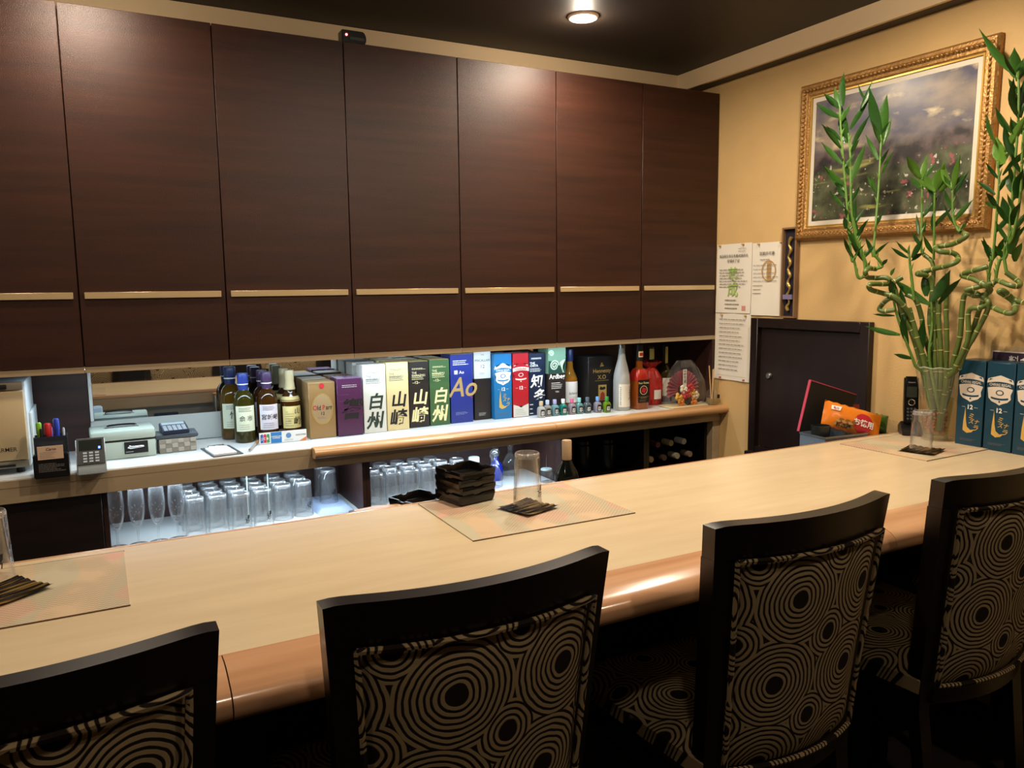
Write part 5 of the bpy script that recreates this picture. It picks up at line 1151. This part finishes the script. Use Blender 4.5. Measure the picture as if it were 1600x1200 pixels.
link('candy_stand', box(2.53, 2.615, -1.03, -0.97, LE+0.0005, LE+0.058, 0.003), black_plastic, label='small black plastic box under the candy bag', cat='box')
t = thing('booklet', 'red and cream booklet leaning against the hatch behind the snack bag', 'booklet', (2.56, -0.874, LE), 0.0); t.rotation_euler = (-0.03, 0.04, 0)
link('pages', box(-0.10, 0.07, -0.003, 0.003, 0, 0.145), M('booklet_cream', '#b9a08a', 0.6), t); link('red_cover', box(0.02, 0.075, -0.0042, -0.0031, 0.11, 0.146), M('booklet_red', '#a32b30', 0.5), t); link('green_clip', box(0.0, 0.018, -0.009, -0.0045, 0.10, 0.15, 0.002, 1), M('clip_green', '#6c8f6e', 0.4), t)
link('black_pot', lathe([(0, 0), (0.028, 0), (0.034, 0.10), (0.031, 0.101), (0.0265, 0.004), (0, 0.004)], 22), M('pot_black', '#1b1f1f', 0.35), loc=(2.318, -0.968, LE+0.0035), label='small black tapered cup standing in the tin beside the snack bag', cat='cup')
# cordless phone
t = thing('cordless_phone', 'black cordless telephone handset in its charging cradle', 'telephone', (2.622, -1.105, CT), -0.75)
link('cradle', prism([(-0.045, 0.0), (0.04, 0.0), (0.04, 0.03), (0.01, 0.048), (-0.03, 0.022), (-0.045, 0.012)], -0.034, 0.034, 'x', 0.004), black_plastic, t)
hs = link('handset', prism([(-0.018, 0.0), (0.006, 0.0), (0.008, 0.06), (0.004, 0.155), (-0.004, 0.172), (-0.016, 0.172), (-0.02, 0.15)], -0.0235, 0.0235, 'x', 0.005), black_plastic, t, loc=(0, 0.004, 0.038)); hs.rotation_euler = (-0.16, 0, 0)
link('screen', box(-0.017, 0.017, -0.0215, -0.0201, 0.096, 0.134), M('phone_lcd', '#3c433c', 0.12), hs); txt(hs, 'Panasonic', 0.006, 0, 0.148, ink_white, FRONT(-0.0212))
link('key_ring', lathe([(0.009, 0.0), (0.0105, 0.0012), (0.012, 0)], 20), chrome, hs, loc=(0, -0.0196, 0.078), rot=(PI/2, 0, 0))
for r in range(4):
    for c in range(3): link('key', box(-0.0155+c*0.0115, -0.0075+c*0.0115, -0.0212, -0.019, 0.014+r*0.012, 0.022+r*0.012, 0.001, 1), M('phone_key', '#4b4f52', 0.35), hs)
# price sign in acrylic stand
t = thing('price_sign', 'acrylic price list sign with purple header behind the teal cartons', 'sign', (2.6935, -1.45, CT), -PI/2)
link('acrylic_sheet', box(-0.115, 0.115, -0.003, 0.003, 0, 0.333), clear_film, t); link('paper_insert', box(-0.108, 0.108, -0.0042, -0.0031, 0.01, 0.318), M('insert_white', '#d9d2c6', 0.6), t)
link('purple_header', flat_poly([(-0.106, 0.262), (0.106, 0.262), (0.106, 0.314), (-0.106, 0.314)], FRONT(-0.0046)), M('header_purple', '#35203a', 0.5), t); txt(t, '料金表', 0.036, 0.0, 0.274, ink_white, FRONT(-0.0050), 0.01)
# ------------------------------------------------------------------ bamboo in its vase
t = thing('glass_vase', 'fluted clear glass vase of water holding lucky bamboo', 'vase', (2.600, -1.215, CT))
def scal(a, r, z): return r*(1+0.025*math.cos(10*a)*(0.3+z/0.26))
vp = [(0, 0.0), (0.04, 0.0), (0.043, 0.004), (0.041, 0.022), (0.044, 0.06), (0.052, 0.13), (0.062, 0.2), (0.073, 0.252), (0.075, 0.258)]
link('vase_body', lathe(vp, 60, fn=scal), thin_glass('vase_glass', '#fafbf4', 0.07, 0.75, 0.04, body=0.05), t)
link('rim', tube([(0.0755*(1+0.025*math.cos(10*2*PI*k/120))*math.cos(2*PI*k/120), 0.0755*(1+0.025*math.cos(10*2*PI*k/120))*math.sin(2*PI*k/120), 0.2585+0.002*math.cos(10*2*PI*k/120)) for k in range(121)], 0.0016, 6), thin_glass('rim_glass', '#f4f6ee', 0.2, 0.8, 0.05, body=0.3), t)
link('water', lathe([(0, 0.0235), (0.037, 0.024), (0.0405, 0.06), (0.0485, 0.13), (0.0515, 0.15), (0, 0.15)], 32), thin_glass('greenish_water', '#eef0d4', 0.02, 0.15), t)
bm = bmesh.new(); rnd = random.Random(8)
for k in range(200):
    a = rnd.uniform(0, 2*PI); r = 0.034*math.sqrt(rnd.random()); bmesh.ops.create_icosphere(bm, subdivisions=1, radius=rnd.uniform(0.004, 0.006), matrix=Matrix.Translation((r*math.cos(a), r*math.sin(a), 0.03+rnd.random()*0.07)))
g = link('orange_gel_beads', from_bm(bm, ang=3), M('orange_gel', '#c4601f', 0.25), t); g['kind'] = 'stuff'
CANES=[
 (0.0085,[(2.595, -1.239, 1.005), (2.6, -1.222, 1.189), (2.6, -1.207, 1.321), (2.6, -1.201, 1.406)]),
 (0.008,[(2.61, -1.241, 1.017), (2.61, -1.235, 1.203), (2.61, -1.224, 1.374), (2.61, -1.221, 1.497)]),
 (0.0085,[(2.566, -1.248, 0.995), (2.58, -1.276, 1.188), (2.58, -1.296, 1.286), (2.58, -1.302, 1.42), (2.568, -1.347, 1.422), (2.59, -1.367, 1.427), (2.571, -1.392, 1.442), (2.546, -1.388, 1.457), (2.562, -1.341, 1.476), (2.589, -1.286, 1.488), (2.577, -1.305, 1.497), (2.549, -1.36, 1.506), (2.556, -1.388, 1.515)]),
 (0.008,[(2.582, -1.245, 1.0), (2.59, -1.289, 1.195), (2.59, -1.328, 1.3), (2.59, -1.352, 1.383), (2.578, -1.38, 1.436), (2.6, -1.384, 1.463), (2.581, -1.41, 1.469), (2.556, -1.46, 1.455), (2.572, -1.477, 1.452), (2.599, -1.463, 1.465), (2.587, -1.428, 1.496)]),
 (0.008,[(2.568, -1.261, 0.997), (2.57, -1.315, 1.211), (2.57, -1.353, 1.296), (2.57, -1.386, 1.371), (2.558, -1.397, 1.402), (2.58, -1.368, 1.417), (2.561, -1.338, 1.436), (2.536, -1.337, 1.441), (2.552, -1.367, 1.451), (2.579, -1.399, 1.463)]),
 (0.008,[(2.556, -1.265, 1.005), (2.56, -1.296, 1.172), (2.56, -1.335, 1.277), (2.56, -1.333, 1.371), (2.548, -1.374, 1.384), (2.57, -1.391, 1.389), (2.551, -1.439, 1.376), (2.526, -1.483, 1.369), (2.542, -1.489, 1.379), (2.569, -1.467, 1.403), (2.557, -1.45, 1.421), (2.529, -1.444, 1.436), (2.536, -1.455, 1.438), (2.566, -1.469, 1.412), (2.562, -1.5, 1.402)]),
 (0.008,[(2.585, -1.236, 0.998), (2.552, -1.19, 1.196), (2.531, -1.162, 1.321), (2.521, -1.148, 1.381)]),
 (0.008,[(2.594, -1.222, 1.003), (2.555, -1.174, 1.201), (2.533, -1.147, 1.308), (2.517, -1.129, 1.38), (2.47, -1.113, 1.414), (2.454, -1.083, 1.381), (2.447, -1.103, 1.37), (2.461, -1.138, 1.375)]),
 (0.0085,[(2.595, -1.229, 1.003), (2.585, -1.197, 1.188), (2.568, -1.174, 1.294), (2.566, -1.165, 1.347), (2.541, -1.157, 1.407), (2.534, -1.125, 1.427)]),
 (0.0085,[(2.57, -1.239, 1.0), (2.545, -1.199, 1.191), (2.53, -1.18, 1.269), (2.515, -1.161, 1.348), (2.465, -1.138, 1.414), (2.445, -1.101, 1.431), (2.392, -1.092, 1.445), (2.367, -1.104, 1.461), (2.399, -1.104, 1.464), (2.464, -1.107, 1.464), (2.496, -1.134, 1.485)]),
 (0.0085,[(2.582, -1.234, 0.998), (2.567, -1.203, 1.163), (2.536, -1.172, 1.262), (2.499, -1.139, 1.361), (2.461, -1.117, 1.473), (2.434, -1.076, 1.484), (2.394, -1.075, 1.487), (2.366, -1.087, 1.504), (2.391, -1.081, 1.517), (2.435, -1.074, 1.515)]),
 (0.0085,[(2.591, -1.239, 0.998), (2.587, -1.209, 1.189), (2.59, -1.193, 1.321), (2.594, -1.174, 1.472), (2.544, -1.158, 1.495), (2.577, -1.149, 1.502), (2.591, -1.181, 1.512), (2.566, -1.251, 1.523), (2.582, -1.27, 1.535), (2.609, -1.254, 1.551), (2.597, -1.242, 1.564), (2.569, -1.22, 1.569), (2.576, -1.195, 1.582), (2.606, -1.187, 1.589), (2.602, -1.237, 1.593), (2.572, -1.291, 1.607), (2.571, -1.304, 1.618), (2.601, -1.275, 1.627), (2.606, -1.258, 1.634)]),
 (0.007,[(2.607, -1.235, 1.003), (2.595, -1.199, 1.215), (2.589, -1.179, 1.333), (2.6, -1.174, 1.412), (2.598, -1.176, 1.524), (2.596, -1.139, 1.565)]),
]
SHOOTS=[
 (0.0045,[(2.389, -1.073, 1.494), (2.365, -1.061, 1.486), (2.357, -1.049, 1.54), (2.348, -1.042, 1.56), (2.347, -1.014, 1.757), (2.346, -0.986, 1.953), (2.348, -0.971, 2.071)]),
 (0.0045,[(2.395, -1.073, 1.519), (2.373, -1.049, 1.606), (2.369, -1.047, 1.606), (2.359, -1.026, 1.717), (2.368, -1.007, 1.887), (2.368, -0.994, 1.979)]),
 (0.004,[(2.386, -1.072, 1.494), (2.386, -1.065, 1.54), (2.378, -1.056, 1.573), (2.363, -1.032, 1.691)]),
 (0.0045,[(2.42, -1.087, 1.515), (2.44, -1.096, 1.526), (2.419, -1.08, 1.562), (2.416, -1.077, 1.572), (2.444, -1.064, 1.768), (2.464, -1.051, 1.939), (2.465, -1.047, 1.971)]),
 (0.004,[(2.568, -1.158, 1.564), (2.563, -1.152, 1.59), (2.579, -1.133, 1.786), (2.578, -1.127, 1.826)]),
 (0.004,[(2.59, -1.18, 1.544), (2.59, -1.181, 1.563), (2.59, -1.173, 1.75), (2.59, -1.174, 1.782)]),
 (0.0045,[(2.59, -1.269, 1.633), (2.59, -1.261, 1.641), (2.59, -1.243, 1.68), (2.59, -1.236, 1.763), (2.59, -1.233, 1.782)]),
 (0.0045,[(2.59, -1.375, 1.46), (2.59, -1.372, 1.494), (2.59, -1.379, 1.53), (2.59, -1.383, 1.554), (2.59, -1.386, 1.699), (2.59, -1.386, 1.788), (2.59, -1.376, 1.848)]),
 (0.0045,[(2.59, -1.396, 1.466), (2.59, -1.397, 1.493), (2.59, -1.406, 1.535), (2.59, -1.425, 1.553), (2.59, -1.43, 1.694), (2.59, -1.432, 1.805), (2.59, -1.433, 1.955), (2.59, -1.427, 2.07), (2.59, -1.417, 2.098)]),
 (0.0045,[(2.59, -1.427, 1.496), (2.59, -1.416, 1.565), (2.59, -1.439, 1.605), (2.59, -1.454, 1.721), (2.59, -1.452, 1.837), (2.59, -1.451, 1.952)]),
 (0.0045,[(2.528, -1.159, 1.407), (2.527, -1.149, 1.473), (2.524, -1.141, 1.525), (2.524, -1.136, 1.558), (2.522, -1.132, 1.577)]),
 (0.0045,[(2.555, -1.226, 1.033), (2.511, -1.179, 1.204), (2.477, -1.142, 1.336), (2.467, -1.127, 1.408), (2.468, -1.12, 1.46)]),
 (0.005,[(2.578, -1.238, 1.033), (2.561, -1.205, 1.203), (2.578, -1.197, 1.321), (2.58, -1.188, 1.4)]),
]
LEAVES=[
 ((2.35, -0.979, 2.031),(2.268, -0.951, 2.071),0.0194),
 ((2.349, -0.974, 2.064),(2.303, -0.947, 2.11),0.0194),
 ((2.355, -0.977, 2.071),(2.356, -0.976, 2.172),0.022),
 ((2.346, -0.972, 2.071),(2.336, -0.958, 2.13),0.0168),
 ((2.373, -0.997, 1.992),(2.44, -1.016, 2.096),0.0168),
 ((2.372, -1.006, 1.926),(2.407, -1.041, 2.025),0.0168),
 ((2.34, -0.989, 1.927),(2.268, -0.974, 1.997),0.0168),
 ((2.339, -0.996, 1.874),(2.298, -0.951, 1.943),0.0168),
 ((2.364, -1.017, 1.815),(2.398, -1.038, 1.929),0.0194),
 ((2.343, -1.008, 1.802),(2.273, -0.983, 1.862),0.0181),
 ((2.344, -1.011, 1.783),(2.313, -0.963, 1.845),0.0168),
 ((2.335, -1.014, 1.73),(2.295, -0.993, 1.776),0.013),
 ((2.358, -0.996, 1.946),(2.364, -0.97, 2.06),0.0324),
 ((2.41, -1.007, 2.063),(2.442, -1.019, 2.146),0.0156),
 ((2.429, -1.014, 2.083),(2.411, -0.994, 2.142),0.0091),
 ((2.464, -1.05, 1.958),(2.423, -1.032, 2.113),0.0324),
 ((2.467, -1.052, 1.958),(2.492, -1.044, 2.095),0.0363),
 ((2.45, -1.053, 1.886),(2.433, -1.017, 1.967),0.0156),
 ((2.468, -1.055, 1.938),(2.494, -1.062, 2.022),0.0143),
 ((2.459, -1.064, 1.84),(2.505, -1.07, 1.913),0.013),
 ((2.44, -1.063, 1.775),(2.432, -1.047, 1.834),0.0143),
 ((2.574, -1.128, 1.819),(2.516, -1.118, 1.887),0.0259),
 ((2.577, -1.13, 1.819),(2.596, -1.13, 1.891),0.0168),
 ((2.588, -1.173, 1.776),(2.588, -1.2, 1.852),0.0324),
 ((2.588, -1.17, 1.776),(2.554, -1.135, 1.817),0.0156),
 ((2.588, -1.177, 1.775),(2.56, -1.155, 1.828),0.0259),
 ((2.588, -1.238, 1.775),(2.601, -1.193, 1.866),0.035),
 ((2.588, -1.238, 1.775),(2.582, -1.259, 1.871),0.0194),
 ((2.588, -1.191, 1.768),(2.594, -1.225, 1.802),0.0156),
 ((2.588, -1.42, 2.094),(2.602, -1.298, 2.254),0.0233),
 ((2.588, -1.42, 2.088),(2.594, -1.406, 2.172),0.0363),
 ((2.588, -1.424, 2.076),(2.604, -1.428, 2.139),0.022),
 ((2.588, -1.439, 1.965),(2.578, -1.421, 2.076),0.0389),
 ((2.588, -1.439, 1.965),(2.598, -1.438, 2.068),0.0259),
 ((2.588, -1.419, 1.923),(2.58, -1.372, 2.003),0.022),
 ((2.588, -1.396, 1.833),(2.605, -1.363, 1.916),0.0363),
 ((2.588, -1.368, 1.902),(2.602, -1.33, 1.993),0.0168),
 ((2.588, -1.4, 1.868),(2.563, -1.465, 1.958),0.0233),
 ((2.588, -1.398, 1.798),(2.565, -1.46, 1.851),0.013),
 ((2.588, -1.436, 1.839),(2.569, -1.406, 1.941),0.0259),
 ((2.588, -1.437, 1.74),(2.606, -1.411, 1.809),0.0324),
 ((2.588, -1.447, 1.722),(2.58, -1.463, 1.8),0.0324),
 ((2.588, -1.378, 1.741),(2.589, -1.319, 1.787),0.013),
 ((2.588, -1.387, 1.698),(2.573, -1.358, 1.719),0.0143),
 ((2.588, -1.425, 1.665),(2.583, -1.406, 1.726),0.0233),
 ((2.588, -1.438, 1.641),(2.577, -1.463, 1.703),0.0259),
 ((2.335, -1.025, 1.652),(2.324, -1.028, 1.69),0.0156),
 ((2.362, -1.037, 1.665),(2.373, -1.032, 1.749),0.0156),
 ((2.367, -1.048, 1.606),(2.361, -1.034, 1.691),0.0168),
 ((2.555, -1.145, 1.629),(2.568, -1.125, 1.696),0.0117),
 ((2.573, -1.153, 1.636),(2.586, -1.149, 1.682),0.0117),
 ((2.588, -1.178, 1.634),(2.604, -1.166, 1.707),0.0168),
 ((2.588, -1.272, 1.641),(2.601, -1.282, 1.659),0.0104),
 ((2.572, -1.187, 1.393),(2.496, -1.113, 1.473),0.0298),
 ((2.578, -1.189, 1.4),(2.592, -1.236, 1.497),0.035),
 ((2.588, -1.211, 1.393),(2.566, -1.291, 1.471),0.022),
 ((2.565, -1.179, 1.42),(2.586, -1.164, 1.505),0.0298),
 ((2.477, -1.151, 1.29),(2.399, -1.085, 1.316),0.0194),
 ((2.464, -1.135, 1.355),(2.417, -1.092, 1.36),0.0091),
 ((2.51, -1.18, 1.208),(2.457, -1.151, 1.223),0.0143),
 ((2.486, -1.15, 1.332),(2.493, -1.132, 1.44),0.0272),
 ((2.474, -1.133, 1.408),(2.443, -1.129, 1.473),0.0259),
 ((2.56, -1.157, 1.564),(2.54, -1.136, 1.542),0.0168),
 ((2.519, -1.136, 1.551),(2.473, -1.109, 1.584),0.013),
 ((2.525, -1.138, 1.564),(2.476, -1.124, 1.603),0.0104),
 ((2.53, -1.142, 1.551),(2.538, -1.169, 1.608),0.0181),
 ((2.462, -1.114, 1.493),(2.487, -1.11, 1.516),0.0117),
 ((2.381, -1.071, 1.494),(2.419, -1.062, 1.54),0.0117),
 ((2.435, -1.096, 1.526),(2.431, -1.12, 1.545),0.0117),
 ((2.588, -1.371, 1.531),(2.598, -1.388, 1.566),0.0143),
 ((2.588, -1.401, 1.548),(2.579, -1.42, 1.6),0.0168),
 ((2.498, -1.167, 1.257),(2.467, -1.163, 1.35),0.0233),
 ((2.537, -1.191, 1.23),(2.536, -1.193, 1.335),0.0259),
 ((2.567, -1.206, 1.236),(2.596, -1.202, 1.321),0.0233),
 ((2.588, -1.436, 1.552),(2.602, -1.452, 1.628),0.0324),
 ((2.588, -1.455, 1.528),(2.56, -1.484, 1.579),0.0298),
]

cane_m = M('bamboo_cane', '#55682f', 0.4, var=0.25, vscale=25); node_m = M('bamboo_node', '#b5b377', 0.5); shoot_m = M('bamboo_shoot', '#55792e', 0.4, var=0.2, vscale=30)
leaf_ms = [M('bamboo_leaf_dark', '#2f5a20', 0.35, var=0.15, vscale=20), M('bamboo_leaf', '#45752a', 0.35, var=0.15, vscale=20), M('bamboo_leaf_light', '#6f9f3c', 0.35, var=0.15, vscale=20)]
plant = thing('lucky_bamboo', 'tall curling lucky bamboo stems with green leaves in the glass vase', 'plant', (2.600, -1.215, CT))
O = Vector((2.600, -1.215, CT))
def in_vase(v):
    z = v.z
    if z < 0.25:
        rr = (0.030+0.002*z/0.06 if z < 0.06 else 0.032+(z-0.06)*0.145); q = math.hypot(v.x, v.y)
        if q > rr: v.x *= rr/q; v.y *= rr/q
    return v
def clampx(v): v.x = min(v.x, XR-0.02-O.x); return v
for r, pts in CANES:
    P = [clampx(Vector(p)-O) for p in pts]
    P[0] = Vector((P[0].x*0.55, P[0].y*0.55, 0.04))
    P = [in_vase(p) for p in catmull(P, 7)]; o = link('cane', tube(P, r, 9), cane_m, plant)
    L_ = 0.0; bm = bmesh.new()
    for a, b in zip(P, P[1:]):
        L_ += (b-a).length
        if L_ > 0.055: L_ = 0.0; d_ = (b-a).normalized(); add_tube(bm, [b-d_*0.0014, b+d_*0.0014], r*1.1, 9)
    link('node_ring', from_bm(bm), node_m, o, kind='stuff')
for r, pts in SHOOTS:
    P = [in_vase(p) for p in catmull([clampx(Vector(p)-O) for p in pts], 7)]; o = link('shoot', tube(P, lambda q: r*(1.15-0.45*q), 8), shoot_m, plant)
    rl = random.Random(len(pts)*31+int(pts[0][2]*1000)); bm = bmesh.new()
    for k in range(3, len(P)-1, 3):     # small sheaths along the shoot
        p = P[k]; a = rl.uniform(0, 2*PI); d_ = Vector((math.cos(a)*0.4, math.sin(a)*0.4, 1)).normalized(); add_tube(bm, [p, p+d_*0.014, p+d_*0.024], lambda q: 0.0042*(1-q)+0.0004, 6)
    link('sheath', from_bm(bm), shoot_m, o, kind='stuff')
view = Vector((0.61, 0.79, 0.0)); ACROSS = Vector((0.79, -0.61, 0.0))
rl = random.Random(4)
for r, pts in SHOOTS[:10]:      # slim side leaves along the upright shoots
    P = catmull(pts, 6); m_ = len(P); s_ = 1
    for k in range(m_//3, m_-1, 3):
        s_ = -s_; ln = rl.uniform(0.05, 0.085); d_ = (Vector((0, 0, 1))*rl.uniform(0.7, 1.0)+ACROSS*s_*rl.uniform(0.35, 0.7)+view*rl.uniform(-0.4, 0.2)).normalized()
        LEAVES.append((tuple(P[k]), tuple(P[k]+d_*ln), rl.uniform(0.011, 0.016)))
for i, (a, b, wd) in enumerate(LEAVES):
    A, B = clampx(Vector(a)-O), clampx(Vector(b)-O); B = clampx(A+(B-A)*1.12); ax = B-A; n = 8; ln = ax.length; axn = ax.normalized()
    side = axn.cross(view+Vector((rl.uniform(-0.5, 0.5), rl.uniform(-0.5, 0.5), rl.uniform(-0.3, 0.3)))).normalized(); up_ = side.cross(axn)
    bm = bmesh.new(); rows = []
    for k in range(n+1):
        q = k/n; w_ = wd*0.54*(math.sin(PI*min(1.0, q*0.86+0.10))**0.9)*(1-q**6) if k < n else 0.0002
        c = A+ax*q+up_*(0.05*ln*math.sin(PI*q)); f_ = up_*(w_*0.35)
        rows.append([bm.verts.new(c-side*w_+f_), bm.verts.new(c), bm.verts.new(c+side*w_+f_)])
    for r0, r1 in zip(rows, rows[1:]):
        for k in (0, 1): bm.faces.new((r0[k], r0[k+1], r1[k+1], r1[k]))
    bmesh.ops.solidify(bm, geom=bm.faces[:], thickness=0.0006)
    link('leaf', from_bm(bm, ang=1.2), leaf_ms[2 if 21 <= i <= 28 or i in (35, 37) else (0 if rl.random() < 0.55 else 1)], plant)
